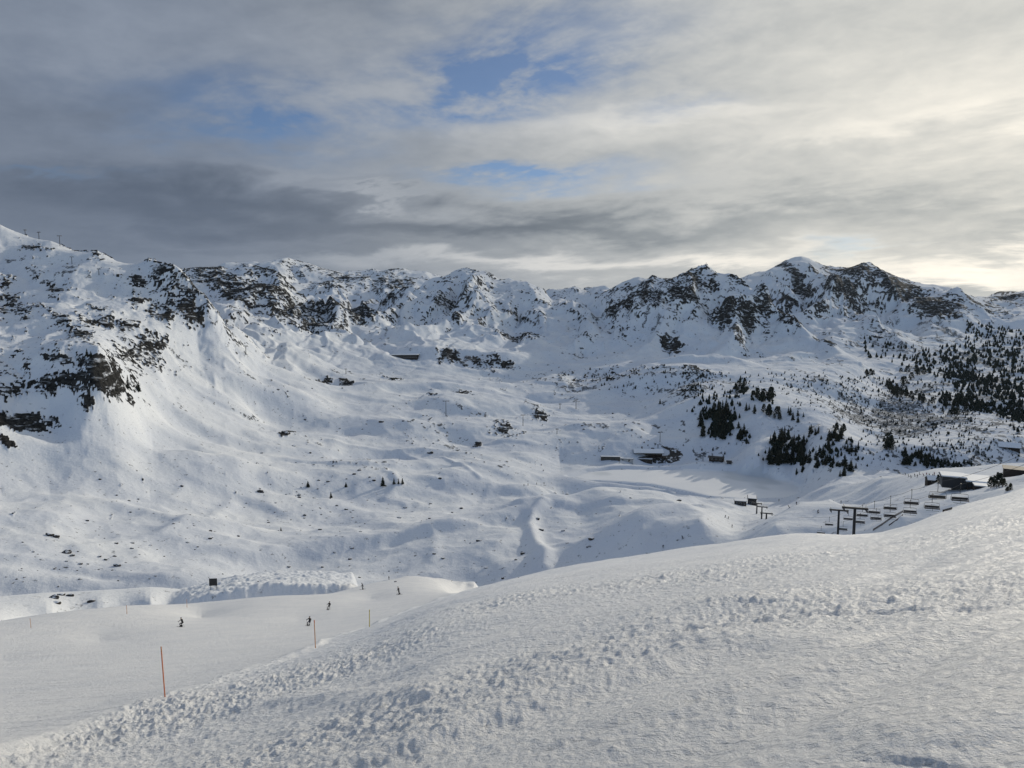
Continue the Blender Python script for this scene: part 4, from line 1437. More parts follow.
def make_chair():
    root = empty('lift_chair', (0, 0, 0))
    m = MB()
    m.tube([(0, 0, CH_H), (0, -0.16, CH_H - 0.3), (0, -0.30, 2.4), (0, -0.28, 1.75), (0, -0.25, 1.35)], 0.06, 7)
    h = m.build('hanger_arm', M_DARK, root)
    MB().box((0, 0, CH_H + 0.02), (0.16, 0.5, 0.2)).build('grip', M_DARK, h)
    f = MB()
    f.tube([(-1.62, 0.25, 0.0), (-1.62, -0.3, 0.05), (-1.62, -0.38, 0.6), (-1.5, -0.32, 1.3), (0, -0.25, 1.38), (1.5, -0.32, 1.3), (1.62, -0.38, 0.6), (1.62, -0.3, 0.05), (1.62, 0.25, 0.0)], 0.045, 6)
    f.build('frame', M_DARK, root)
    MB().box((0, 0.02, 0.0), (CH_W - 0.1, 0.52, 0.15)).build('seat', M_SEAT, root)
    b = MB()
    b.box((0, -0.30, 0.38), (CH_W - 0.2, 0.10, 0.52))
    b.build('backrest', M_SEAT, root)
    s = MB()
    s.tube([(-1.5, -0.3, 0.62), (-1.5, 0.35, 0.42), (-1.5, 0.48, -0.15)], 0.03, 6)
    s.tube([(1.5, -0.3, 0.62), (1.5, 0.35, 0.42), (1.5, 0.48, -0.15)], 0.03, 6)
    s.tube([(-1.5, 0.35, 0.42), (1.5, 0.35, 0.42)], 0.035, 6)
    s.tube([(-1.4, 0.52, -0.45), (1.4, 0.52, -0.45)], 0.035, 6)
    s.tube([(0, 0.35, 0.42), (0, 0.52, -0.45)], 0.03, 6)
    s.build('safety_bar', M_DARK, root)
    remember(root)
    return root


ORD = ['first', 'second', 'third', 'fourth', 'fifth', 'sixth', 'seventh', 'eighth', 'ninth']
chair0 = None
for row, lst, lines, flip in (('upper', UP, lu, 0.0), ('lower', DOWN, ld, math.pi)):
    for i, p in enumerate(lines):
        if chair0 is None:
            chair0 = o = make_chair()
            o.location = p
            o.rotation_euler = (0, 0, LIFT_RZ + flip)
        else:
            o = copy_tree(chair0, p, LIFT_RZ + flip)
        tag(o, 'empty dark lift chair, %s from the right in the %s row of chairs' % (ORD[i], row), 'lift chair', 'chairs of the lift beyond the slope')


def pylon(base, top_z, half, rz, label, group, mast_r=0.5, name='lift_pylon', ladder=True):
    """tubular mast, crossarm with a battery of sheaves at each end"""
    root = empty(name, base, rz)
    h = top_z - base.z
    MB().tube([(0, 0, -1.0), (0, 0, h * 0.5), (0, 0, h)], mast_r, 10, mast_r * 0.72).build('mast', M_DARK, root, smooth=True)
    c = MB()
    c.box((0, 0, h + 0.1), (half * 2 + 0.9, 0.5, 0.55))
    c.build('crossarm', M_DARK, root)
    for s in (-1, 1):
        w = MB()
        w.box((s * half, 0, h - 0.34), (0.3, 3.4, 0.45))
        sh = w.build('sheave_beam', M_DARK, root)
        q = MB()
        for k in range(6):
            y = -1.4 + 0.56 * k
            q.tube([(s * half - 0.09, y, h - 0.12), (s * half + 0.09, y, h - 0.12)], 0.22, 10)
        q.build('sheave_wheels', M_DARK, sh)
        MB().tube([(s * half, -0.9, h + 0.3), (s * half, -0.9, h + 0.95), (s * half, 0.9, h + 0.95), (s * half, 0.9, h + 0.3)], 0.05, 6).build('work_frame', M_STEEL, root)
    if ladder:
        l = MB()
        l.tube([(-0.2, -mast_r - 0.12, 0.6), (-0.2, -mast_r - 0.12, h)], 0.03, 5)
        l.tube([(0.2, -mast_r - 0.12, 0.6), (0.2, -mast_r - 0.12, h)], 0.03, 5)
        z = 0.8
        while z < h - 0.1:
            l.tube([(-0.2, -mast_r - 0.12, z), (0.2, -mast_r - 0.12, z)], 0.02, 4)
            z += 0.45
        l.build('ladder', M_DARK, root)
    tag(root, label, 'lift pylon', group)
    return root


LG = 'pylons of the chairlift that runs down to the lake'


def pyl_at(u, vtop, d, half, label, group=LG, rz=None, r=0.52):
    t = at_depth(u, vtop, d)
    b = Vector((t.x, t.y, zat(t.x, t.y)))
    return pylon(b, t.z, half, LIFT_RZ if rz is None else rz, label, group, r), t


PY = []
PY.append(pyl_at(855, 508.5, 200, 2.9, 'nearer tall pylon of the chairlift, right one of two dark posts side by side')[1])
PY.append(pyl_at(839, 510.5, 272, 2.9, 'farther tall pylon of the chairlift, left one of two dark posts side by side')[1])
PY.append(pyl_at(766.5, 513.5, 400, 2.9, 'front pylon of the short row going down to the lakeside station, nearest to the brow')[1])
PY.append(pyl_at(762, 507, 450, 2.9, 'middle pylon of the short row going down to the lakeside station')[1])
PY.append(pyl_at(757, 503.5, 500, 2.9, 'rear pylon of the short row, next to the lakeside station')[1])


def cable(pts, label, r=0.03, group=None):
    full = []
    for p, q in zip(pts, pts[1:]):
        for k in range(6):
            f = k / 6
            x = p.lerp(q, f)
            full.append(x + Vector((0, 0, -0.012 * (q - p).length * 4 * f * (1 - f))))
    full.append(pts[-1])
    o = MB().tube(full, r, 5).build('lift_cable', M_DARK)
    tag(o, label, 'cable', group)


st_end = at_depth(750, 499, 540)
up_v = Vector((0, 0, CH_H))
across = Vector((math.cos(LIFT_RZ), math.sin(LIFT_RZ), 0))
ext_u = lu[0] + (lu[0] - lu[1]).normalized() * 45
ext_d = ld[0] + (ld[0] - ld[1]).normalized() * 45
cable([ext_u + up_v] + [p + up_v for p in lu] + [PY[2] - across * 2.9, PY[3] - across * 2.9, PY[4] - across * 2.9, st_end - across * 2.0], 'upper thin steel cable carrying the upper row of lift chairs', group='cables of the chairlift')
cable([ext_d + up_v] + [p + up_v for p in ld] + [PY[2] + across * 2.9, PY[3] + across * 2.9, PY[4] + across * 2.9, st_end + across * 2.0], 'lower thin steel cable carrying the lower row of lift chairs', group='cables of the chairlift')

# far masts of other lifts
FARP = [(246, 346, 355, 'lone lift mast on the smooth snow below the dark left ridge'), (446, 401, 416, 'lift mast beside dark rocks in the middle of the valley'), (523, 415, 426, 'lift mast on the rocky hump left of the valley middle'),
        (576, 399, 409, 'lift mast on the open slope right of the rocky hump'), (660, 432, 442, 'pale lift mast right behind the round hut terrace'), (703, 453, 461, 'lift mast at the left end of the low brown shed by the lake'),
        (60, 236, 246, 'lift mast standing clear on the skyline of the left mountain'), (72, 257, 264, 'lift mast below the skyline on the left mountain, nearer to it'), (99, 269, 275, 'small lift mast halfway across the upper left snow field'),
        (39, 231, 238, 'small lift mast at the skyline rocks of the left mountain'), (25, 226, 231, 'tiny mast highest on the left skyline'), (346, 369, 374, 'small mast on the snow above the two dark rock patches'), (537, 405, 411, 'thin mast far back between two lift masts'),
        (560, 404, 409, 'tiny mast left of the mast on the open slope'), (557, 429, 434, 'tiny mast on the blue shaded slope above the round terrace')]
for (u, vt, vb, lab) in FARP:
    b = hit(u, vb)
    d = depth_of(b)
    pylon(b, b.z + (vb - vt) * d / FPX, max(1.2, 2.6 * d / 900 * (vb - vt) / 11), rnd.uniform(-0.5, 0.5), lab, 'masts of lifts far across the valley', 0.35 * d / 800, 'lift_mast', False)

# dark snow fence on the brow by the chairs
def fence(pts, h, label):
    P = [hit(u, v) for u, v in pts]
    root = empty('snow_fence', P[0])
    n = MB()
    for p, q in zip(P, P[1:]):
        L = (q - p)
        k = max(1, int(L.length / 2.5))
        for i in range(k):
            a = p + L * (i / k) - P[0]
            b = p + L * ((i + 1) / k) - P[0]
            for z0 in (0.15, 0.42, 0.69, 0.96):
                z1 = z0 + 0.2
                nrm = Vector((-L.y, L.x, 0)).normalized() * 0.03
                vs = [a + Vector((0, 0, z0 * h)) - nrm, b + Vector((0, 0, z0 * h)) - nrm, b + Vector((0, 0, z1 * h)) - nrm, a + Vector((0, 0, z1 * h)) - nrm]
                vs += [x + nrm * 2 for x in vs]
                n.poly(vs, [(0, 1, 2, 3), (7, 6, 5, 4), (0, 4, 5, 1), (1, 5, 6, 2), (2, 6, 7, 3), (3, 7, 4, 0)])
    n.build('board_panel', M_WOOD, root)
    for p, q in zip(P, P[1:]):
        L = (q - p)
        k = max(1, int(L.length / 5))
        for i in range(k):
            a = p + L * (i / k) - P[0]
            MB().tube([a - Vector((0, 0, 0.4)), a + Vector((0, 0, h * 1.25))], 0.07, 6).build('post', M_WOOD, root)
    tag(root, label, 'fence')


fence([(873, 531), (882, 525.5), (892, 518.5), (903, 512.5)], 0.8, 'long dark snow fence climbing the brow beneath the lift chairs')
fence([(889, 526), (897, 520.5), (903, 515.5)], 0.5, 'short dark snow fence just right of the long one beneath the chairs')
fence([(943, 512), (952, 509.5)], 0.35, 'tiny dark snow fence on the brow under the nearest chairs')

# ------------------------------------------------------------------ marker poles
def marker(u, vb, vt, m, label, tipm=None, r=0.022):
    b = hit(u, vb)
    d = depth_of(b)
    h = (vb - vt) * d / FPX
    root = empty('piste_marker_pole', b)
    MB().tube([(0, 0, -0.3), (0, 0, h * 0.9)], r, 8).build('pole', m, root, smooth=True)
    MB().tube([(0, 0, h * 0.9), (0, 0, h)], r * 1.02, 8).build('tip', tipm or m, root, smooth=True)
    root.rotation_euler = (rnd.uniform(-.02, .02), rnd.uniform(-.02, .02), 0)
    tag(root, label, 'marker pole', 'poles marking the piste edge')


marker(165, 697, 644, M_ORANGE, 'nearest tall orange pole at the piste edge, full bright colour', M_PALEORANGE, 0.022)
marker(315.5, 648, 619, M_PALEORANGE, 'second tall pole at the near piste edge, pale orange beside the skier', M_ORANGE, 0.034)
marker(369.5, 627, 609, M_YELLOW, 'yellowish pole at the near piste edge, farthest along the brow', M_YELLOW, 0.036)
marker(127, 614, 605, M_PALEORANGE, 'thin faint pole on the far piste edge left of the black board', None, 0.04)
marker(187, 607.5, 599, M_PALEORANGE, 'thin faint pole on the far piste edge just below the black board', None, 0.04)
marker(31, 628, 618, M_PALEORANGE, 'thin faint pole on the far piste edge, leftmost of all', None, 0.03)

# ------------------------------------------------------------------ the black board on legs
def board():
    b = hit(213.5, 590)
    d = depth_of(b)
    k = d / FPX
    root = empty('board_stand', b, 0.12)
    w, h, leg = 7.6 * k, 7.0 * k, 4.6 * k
    MB().box((0, 0, leg + h / 2), (w, 0.16, h)).build('panel', M_DARK, root)
    MB().tube([(-w / 2, 0.1, leg), (w / 2, 0.1, leg)], 0.06, 6).tube([(-w / 2, 0.1, leg + h), (w / 2, 0.1, leg + h)], 0.06, 6).build('frame', M_STEEL, root)
    for x in (-0.3, 0.3):
        MB().tube([(x * w * 1.25, 0.0, -0.6), (x * w, 0.12, leg + h * 0.5)], 0.07, 7).build('leg', M_STEEL, root)
        MB().tube([(x * w * 1.6, 0.9, -0.6), (x * w, 0.12, leg + h * 0.35)], 0.05, 7).build('strut', M_STEEL, root)
    MB().tube([(-w * 0.42, 0.1, leg + h), (-w * 0.62, 0.1, leg + h * 1.28)], 0.05, 6).build('antenna', M_STEEL, root)
    tag(root, 'square black board on splayed metal legs on the snow heap above the piste', 'board')


board()

# ------------------------------------------------------------------ skiers
def cloth(name, c):
    return simple(name, tuple(x * 0.7 for x in c), tuple(min(1, x * 1.3) for x in c), 6, 0.8)


M_SKIN = simple('skin', (0.42, 0.27, 0.20), (0.50, 0.33, 0.25), 4, 0.6)
M_BLACKC = cloth('black_cloth', (0.012, 0.013, 0.016))
M_NAVY = cloth('navy_cloth', (0.015, 0.02, 0.045))
M_GREENC = cloth('dark_green_cloth', (0.02, 0.035, 0.025))
M_GREYC = cloth('grey_cloth', (0.06, 0.06, 0.065))
M_REDC = cloth('red_cloth', (0.25, 0.03, 0.03))
M_SKI = simple('ski_base', (0.03, 0.03, 0.035), (0.08, 0.08, 0.09), 5, 0.4)

POSES = {
    # ankle, knee, hip half spread; hip y, z; chest y, z; hands y, z
    'crouch': dict(kn=(0.17, 0.26, 0.50), hip=(0.11, -0.20, 0.78), ch=(0.10, 1.16), neck=(0.26, 1.30), head=(0.36, 1.42), el=(0.36, 0.22, 0.98), ha=(0.34, 0.50, 0.92)),
    'glide': dict(kn=(0.15, 0.16, 0.52), hip=(0.11, -0.08, 0.90), ch=(0.06, 1.30), neck=(0.14, 1.47), head=(0.19, 1.61), el=(0.34, 0.10, 1.12), ha=(0.36, 0.40, 1.02)),
    'stand': dict(kn=(0.13, 0.05, 0.52), hip=(0.10, 0.0, 0.94), ch=(0.0, 1.36), neck=(0.02, 1.53), head=(0.05, 1.67), el=(0.30, 0.02, 1.16), ha=(0.30, 0.24, 0.98)),
}
BODY = {}


def body_mesh(pose, jacket, trousers):
    key = (pose, jacket.name, trousers.name)
    if key in BODY:
        return BODY[key]
    q = POSES[pose]
    hx, hy, hz = q['hip']
    cy, czz = q['ch']
    V, E, RD = [], [], []

    def add(p, r, parent=None):
        V.append(p)
        RD.append(r)
        if parent is not None:
            E.append((parent, len(V) - 1))
        return len(V) - 1
    pel = add((0, hy, hz + 0.04), 0.155)
    ab = add((0, (hy + cy) / 2, (hz + czz) / 2), 0.145, pel)
    ch = add((0, cy, czz), 0.165, ab)
    nk = add((0, q['neck'][0], q['neck'][1]), 0.062, ch)
    hd = add((0, q['head'][0], q['head'][1]), 0.095, nk)
    add((0, q['head'][0] + 0.02, q['head'][1] + 0.11), 0.075, hd)
    for s in (-1, 1):
        h = add((s * hx, hy, hz - 0.05), 0.105, pel)
        th = add((s * (hx + q['kn'][0]) / 2, (hy + q['kn'][1]) / 2, (hz + q['kn'][2]) / 2), 0.09, h)
        k = add((s * q['kn'][0], q['kn'][1], q['kn'][2]), 0.072, th)
        a = add((s * 0.15, 0.0, 0.14), 0.062, k)
        add((s * 0.15, 0.16, 0.07), 0.055, a)
        sh = add((s * 0.19, cy + 0.04, czz + 0.08), 0.075, ch)
        e = add((s * q['el'][0], q['el'][1], q['el'][2]), 0.055, sh)
        w = add((s * q['ha'][0], q['ha'][1], q['ha'][2]), 0.04, e)
        add((s * q['ha'][0], q['ha'][1] + 0.09, q['ha'][2] - 0.01), 0.045, w)
    me = bpy.data.meshes.new('body')
    me.from_pydata(V, E, [])
    o = bpy.data.objects.new('body_tmp', me)
    COL.objects.link(o)
    md = o.modifiers.new('s', 'SKIN')
    for i, r in enumerate(RD):
        me.skin_vertices[0].data[i].radius = (r, r)
    me.skin_vertices[0].data[0].use_root = True
    sb = o.modifiers.new('d', 'SUBSURF')
    sb.levels = 1
    dg = bpy.context.evaluated_depsgraph_get()
    ev = bpy.data.meshes.new_from_object(o.evaluated_get(dg))
    bpy.data.objects.remove(o)
    ev.name = 'body'
    ev.materials.clear()
    for m in (jacket, trousers, M_SKIN):
        ev.materials.append(m)
    for p in ev.polygons:
        c = p.center
        p.use_smooth = True
        p.material_index = 2 if c.z > q['neck'][1] + 0.02 else (0 if c.z > hz + 0.04 or abs(c.x) > 0.27 else 1)
    BODY[key] = ev
    return ev


def person(u, v, pose, rz, jacket, trousers, helmet, label, group=None, lean=0.0, poles=True, skis=True, k=1.0, p=None):
    p = p or hit(u, v, 300 if (v < 560 and u > 500) else 0)
    g = Vector((0, 0, 0))
    e = 0.6
    zx = (zat(p.x + e, p.y) - zat(p.x - e, p.y)) / (2 * e)
    zy = (zat(p.x, p.y + e) - zat(p.x, p.y - e)) / (2 * e)
    root = empty('person', p, rz)
    root.scale = (k, k, k)
    # lean with the hill along the way the skis point
    fx, fy = -math.sin(rz), math.cos(rz)
    pitch = math.atan(zx * fx + zy * fy)
    root.rotation_euler = Matrix.Rotation(rz, 3, 'Z').to_euler()
    M = Matrix.Rotation(rz, 4, 'Z') @ Matrix.Rotation(pitch * 0.9, 4, 'X') @ Matrix.Rotation(lean, 4, 'Y')
    root.rotation_euler = M.to_euler()
    q = POSES[pose]
    b = link('body', body_mesh(pose, jacket, trousers), root)
    hm = bmesh.new()
    bmesh.ops.create_uvsphere(hm, u_segments=14, v_segments=9, radius=0.125)
    bmesh.ops.delete(hm, geom=[x for x in hm.verts if x.co.z < -0.045], context='VERTS')
    bmesh.ops.translate(hm, verts=hm.verts, vec=(0, q['head'][0] + 0.005, q['head'][1] + 0.06))
    me = bpy.data.meshes.new('helmet')
    hm.to_mesh(me)
    hm.free()
    me.materials.append(helmet)
    link('helmet', me, root)
    if skis:
        for s in (-1, 1):
            m = MB()
            m.box((s * 0.15, -0.02, 0.03), (0.085, 1.45, 0.022))
            m.poly([(s * 0.15 - 0.043, 0.705, 0.02), (s * 0.15 + 0.043, 0.705, 0.02), (s * 0.15 + 0.02, 0.88, 0.10), (s * 0.15 - 0.02, 0.88, 0.10), (s * 0.15 - 0.043, 0.705, 0.041), (s * 0.15 + 0.043, 0.705, 0.041), (s * 0.15 + 0.02, 0.88, 0.115), (s * 0.15 - 0.02, 0.88, 0.115)],
                   [(3, 2, 1, 0), (4, 5, 6, 7), (0, 4, 7, 3), (1, 2, 6, 5), (2, 3, 7, 6)])
            m.build('ski', M_SKI, root)
            MB().box((s * 0.15, 0.05, 0.10), (0.11, 0.32, 0.15)).box((s * 0.15, -0.03, 0.25), (0.12, 0.16, 0.2)).build('boot', M_BLACKC, root)
    if poles:
        hx, hy, hz = q['ha']
        for s in (-1, 1):
            tip = (s * (hx + 0.12), hy - 0.75, 0.12) if pose != 'stand' else (s * (hx + 0.06), hy + 0.05, 0.0)
            MB().tube([(s * hx, hy + 0.09, hz + 0.10), tip], 0.014, 6).build('ski_pole', M_STEEL, root)
    tag(root, label, 'person', group)
    return root


SKG = 'skiers on the piste'
person(181, 627, 'crouch', R(70), M_BLACKC, M_BLACKC, M_BLACKC, 'person in dark clothes crouching low in a carved turn, leftmost on the piste', SKG, R(24), k=.85)
person(308, 626, 'crouch', R(40), M_BLACKC, M_NAVY, M_BLACKC, 'person in black leaning into a turn beside the pale orange pole', SKG, R(26), k=.85)
person(328, 610, 'glide', R(30), M_BLACKC, M_BLACKC, M_BLACKC, 'person in black skiing bent forward above the pale orange pole', SKG, R(20), k=.88)
person(363, 589.5, 'glide', R(100), M_BLACKC, M_NAVY, M_BLACKC, 'person in dark jacket skiing across at the snow heap end', SKG)
person(389, 579.5, 'stand', R(20), M_NAVY, M_BLACKC, M_BLACKC, 'person upright at the top edge of the piste beside a dark streak', SKG)
person(399.5, 594.5, 'stand', R(60), M_GREYC, M_BLACKC, M_BLACKC, 'person in greyish jacket gliding upright, rightmost on the piste', SKG)
FG_ = 'people far below by the lake'
for (u, v, lab, pose) in [(725, 517.5, 'person far below on the run to the lake, left one of a close pair', 'glide'), (728, 519, 'person far below on the run to the lake, right one of a close pair', 'glide'), (732, 527.5, 'person far below skiing alone under the close pair', 'glide'), (683, 538.5, 'person far below in the middle of the lower run', 'glide'),
                          (663, 547, 'person far below skiing near the brow beside a snow bank', 'glide'), (652, 557, 'person far below lowest on the run, almost at the brow', 'glide'), (659, 467.5, 'person alone on the flat snow in front of the round terrace', 'stand'),
                          (789.5, 508, 'person in dark clothes standing on the rim of the shaded bank, left of two', 'stand'), (796.5, 505, 'person in dark clothes moving along the rim of the shaded bank, right of two', 'glide'), (818, 513, 'person sitting low on the face of the shaded bank', 'crouch'),
                          (779, 501, 'person alone on the flat snow behind the lakeside station', 'stand'), (841, 503, 'person alone on the run right of the shaded bank', 'glide'), (697, 463.5, 'person beside the mast at the low brown shed', 'stand')]:
    person(u, v, pose, rnd.uniform(0, 6.2), rnd.choice([M_BLACKC, M_NAVY, M_GREYC]), M_BLACKC, M_BLACKC, lab, FG_, k=1.1)
ORD += ['tenth', 'eleventh', 'twelfth', 'thirteenth', 'fourteenth', 'fifteenth', 'sixteenth', 'seventeenth', 'eighteenth', 'nineteenth', 'twentieth']
for k in range(11):
    QL = 'person in the small crowd beside the snow roofed lift station, %s from left' % ORD[k]
    person(906 + 2.9 * k + rnd.uniform(-0.8, 0.8), 476.5 - 0.1 * k + rnd.uniform(-1.5, 2), 'stand', rnd.uniform(0, 6.2), rnd.choice([M_BLACKC, M_NAVY, M_REDC, M_GREENC]), M_BLACKC, M_BLACKC, QL, 'crowd at the lift station', k=1.15)
for (u, v, lab) in [(524, 486, 'person on the hump behind the winding bank, leftmost of four'), (528, 485.5, 'person on the hump behind the winding bank, second of four from the left'), (536.5, 484.5, 'person on the hump behind the winding bank, third of four from the left'), (544, 484, 'person on the hump behind the winding bank, rightmost of four')]:
    person(u, v, 'stand', rnd.uniform(0, 6), M_BLACKC, M_BLACKC, M_BLACKC, lab, 'people on the hump crest', k=1.1)

# ------------------------------------------------------------------ buildings
def block(root, name, c, d, m, rz=0):
    return MB().box(c, d, rz).build(name, m, root)


def windows(root, n, x0, x1, y, z, w, h):
    for k in range(n):
        x = x0 + (x1 - x0) * (k + 0.5) / n
        f = MB().box((x, y, z), (w + 0.24, 0.10, h + 0.24)).build('window', M_PALE, root)
        MB().box((x, y - 0.06, z), (w, 0.06, h)).build('pane', M_GLASS, f)


def gable(root, L, W, z0, rise, over, m, snow=True, along='x', cx=0, cy=0, t=0.35, name='roof'):
    """pitched roof with its ridge along x; snow lies on it"""
    hw = W / 2 + over
    hl = L / 2 + over

    def slab(tt, zz, mm, nm, par, sh=0.0):
        vs = []
        for x in (-hl + sh, hl - sh):
            for (y, z) in ((-hw + sh, zz - over * rise / (W / 2)), (0, zz + rise), (hw - sh, zz - over * rise / (W / 2))):
                vs.append((cx + x, cy + y, z))
                vs.append((cx + x, cy + y, z + tt))
        # per end: y-,ridge,y+ each bottom/top
        f = []
        for a, b in ((0, 2), (2, 4)):
            f.append((a + 1, 6 + a + 1, 6 + b + 1, b + 1))
            f.append((a, b, 6 + b, 6 + a))
            f.append((a, a + 1, b + 1, b))
            f.append((6 + a, 6 + b, 6 + b + 1, 6 + a + 1))
        f.append((0, 6, 7, 1))
        f.append((4, 5, 11, 10))
        return MB().poly(vs, f).build(nm, mm, par)
    r = slab(t, z0, m, name, root)
    if snow:
        slab(0.55, z0 + t + 0.01, M_SNOWCAP, 'roof_snow', r, 0.15)
    return r


def base_at(u, v):
    return hit(u, v, 300)


# long low building in the middle distance
def lodge():
    b = base_at(404.5, 359)
    k = depth_of(b) / FPX
    root = empty('long_lodge', b, R(-8))
    L, H, W = 27 * k, 3.6 * k, 12
    block(root, 'wall', (0, W / 2, H / 2 - 1), (L, W, H + 2), M_WOOD)
    windows(root, 14, -L / 2 + 1.5, L / 2 - 1.5, -0.05, H * 0.5, 1.8, 1.5)
    r = MB().poly([(-L / 2 - 1, -1.5, H - 0.1), (L / 2 + 1, -1.5, H + 0.9), (L / 2 + 1, W + 1, H + 1.6), (-L / 2 - 1, W + 1, H + 0.6), (-L / 2 - 1, -1.5, H + 0.3), (L / 2 + 1, -1.5, H + 1.3), (L / 2 + 1, W + 1, H + 2.0), (-L / 2 - 1, W + 1, H + 1.0)],
                  [(3, 2, 1, 0), (4, 5, 6, 7), (0, 1, 5, 4), (1, 2, 6, 5), (2, 3, 7, 6), (3, 0, 4, 7)]).build('roof', M_ROOF, root)
    MB().poly([(-L / 2 - .8, -1.3, H + 0.31), (L / 2 + .8, -1.3, H + 1.31), (L / 2 + .8, W + .8, H + 2.01), (-L / 2 - .8, W + .8, H + 1.01), (-L / 2 - .8, -1.3, H + 1.1), (L / 2 + .8, -1.3, H + 2.1), (L / 2 + .8, W + .8, H + 2.8), (-L / 2 - .8, W + .8, H + 1.8)],
              [(3, 2, 1, 0), (4, 5, 6, 7), (0, 1, 5, 4), (1, 2, 6, 5), (2, 3, 7, 6), (3, 0, 4, 7)]).build('roof_snow', M_SNOWCAP, r)
    tag(root, 'long low dark building with a snowy shed roof alone in the upper valley', 'building')


lodge()


def hut():
    b = base_at(648, 456)
    k = depth_of(b) / FPX
    root = empty('mountain_hut', b, R(-4))
    L, W, H = 28 * k, 13, 4.6
    block(root, 'wall', (0, W / 2, H / 2 - 1.5), (L, W, H + 3), M_WOOD)
    windows(root, 9, -L / 2 + 1, L / 2 - 1, -0.05, 2.6, 1.6, 1.4)
    MB().box((3, -0.06, 1.0), (1.4, 0.12, 2.2)).build('door', M_DARK, root)
    rf = gable(root, L, W, H + 0.05, 2.6, 1.0, M_ROOF)
    MB().box((-6, W / 2 + 1, H + 3.4), (1.2, 1.2, 2.6)).build('chimney', M_STONE, rf)
    MB().box((5.5, W / 2 - 2.5, H + 2.6), (3.4, 3.0, 2.2)).build('dormer', M_WOOD, rf)
    t = MB().box((0, -4.0, -0.2), (L + 6, 7.0, 0.35))
    t.build('terrace', M_WOOD, root)
    tag(root, 'dark timber hut with a snow covered roof above the frozen lake', 'hut')
    # bare embankment wrapping round the hut
    m = MB()
    N, rings = 44, 7
    vs, fs = [], []
    c0 = base_at(655, 457)
    rr = random.Random(5)
    for i in range(N):
        a = R(-170 + 235 * i / (N - 1))
        wide = max(0.12, math.sin(math.pi * i / (N - 1))) ** 0.7
        for j in range(rings):
            f = j / (rings - 1)
            q = 1 + rr.uniform(-0.06, 0.06) * (1 if 0 < j < rings - 1 else 0.5)
            x = c0.x + 3 + math.cos(a) * (15 + (18 if math.cos(a) > 0 else 9) * f * wide) * q
            y = c0.y + 7 + math.sin(a) * (7 + 12 * f * wide) * q
            g_ = zat(x, y)
            vs.append((x, y, g_ - 0.8 if f == 1 else max(g_ + 0.25, c0.z + 1.2 - 3.4 * f + rr.uniform(-.3, .3))))
    for i in range(N - 1):
        for j in range(rings - 1):
            fs.append((i * rings + j, i * rings + j + 1, (i + 1) * rings + j + 1, (i + 1) * rings + j))
    m.poly(vs, fs)
    o = m.build('earth_bank', M_EARTH, smooth=True)
    tag(o, None, None, kind='structure')


hut()


def low_building(name, u0, u1, vb, hpx, W, wall, label, cat, roof='flat', nwin=0, rz=0.0, rise=1.2, snow=True):
    b0, b1 = base_at(u0, vb), base_at(u1, vb)
    b = base_at((u0 + u1) / 2, vb)
    k = depth_of(b) / FPX
    rz -= math.atan2(b.x, b.y)
    root = empty(name, b, rz)
    L, H = (u1 - u0) * k, hpx * k
    block(root, 'wall', (0, W / 2, H / 2 - 2), (L, W, H + 4), wall)
    if nwin:
        windows(root, nwin, -L / 2 + .5, L / 2 - .5, -0.05, H * 0.55, min(1.5, L / nwin * 0.5), min(1.3, H * 0.4))
    if roof == 'flat':
        r = MB().box((0, W / 2, H + 0.16), (L + 1.0, W + 1.0, 0.3)).build('roof', M_ROOF, root)
        if snow:
            MB().box((0, W / 2, H + 0.52), (L + 0.6, W + 0.6, 0.42)).build('roof_snow', M_SNOWCAP, r)
    else:
        gable(root, L, W, H + 0.02, rise, 0.7, M_ROOF, snow)
    MB().box((L * 0.2, -0.06, 1.05), (1.1, 0.12, 2.1)).build('door', M_DARK, root)
    tag(root, label, cat)
    return root


low_building('retaining_wall', 601, 620, 460, 3.0, 2.5, M_STONE, 'dark low wall in front of the hut, left part beside the pale container', 'wall', 'flat', 0, R(3), snow=True)
low_building('container', 619, 633, 461.5, 2.6, 3.5, M_PALE, 'pale low container in the line of dark walls below the hut', 'container', 'flat', 2)
low_building('storage_shed', 634, 652, 461.8, 2.6, 4, M_WOOD, 'dark low shed below the hut, right of the pale container', 'shed', 'flat', 0)
low_building('timber_shed', 709, 723, 461.5, 4.2, 6, M_WOOD, 'long brown timber shed with a low roof right of the hut by the lake', 'shed', 'gable', 3, R(-10), 1.0, False)
low_building('ticket_hut', 727, 731, 464, 2.5, 3, M_WOOD, 'small brown hut just right of the long timber shed', 'hut', 'gable', 1, 0, 0.8, False)
low_building('ski_shelter', 735, 746, 505.5, 4.0, 6, M_WOOD, 'low dark shelter at the lakeside, left of the lift station', 'shelter', 'flat', 3, R(4), snow=True)


def bottom_station():
    b = base_at(752, 505)
    k = depth_of(b) / FPX
    root = empty('lift_station', b, LIFT_RZ)
    MB().box((0, 3, 2.2), (6.5, 10, 6.4)).build('wall', M_DARK, root)
    r = MB().box((0, 3, 5.7), (7.5, 13, 0.5), taper=0.92).build('roof', M_ROOF, root)
    MB().box((0, 3, 6.1), (6.6, 11.5, 0.3)).build('roof_snow', M_SNOWCAP, r)
    MB().tube([(0, -2.4, 4.6), (0, -2.4, 4.85)], 2.4, 20).build('bullwheel', M_STEEL, root)
    windows(root, 2, -2.6, 2.6, -2.02, 2.4, 1.6, 1.4)
    tag(root, 'dark lift station at the lake end of the chairlift with its bullwheel', 'lift station')


bottom_station()


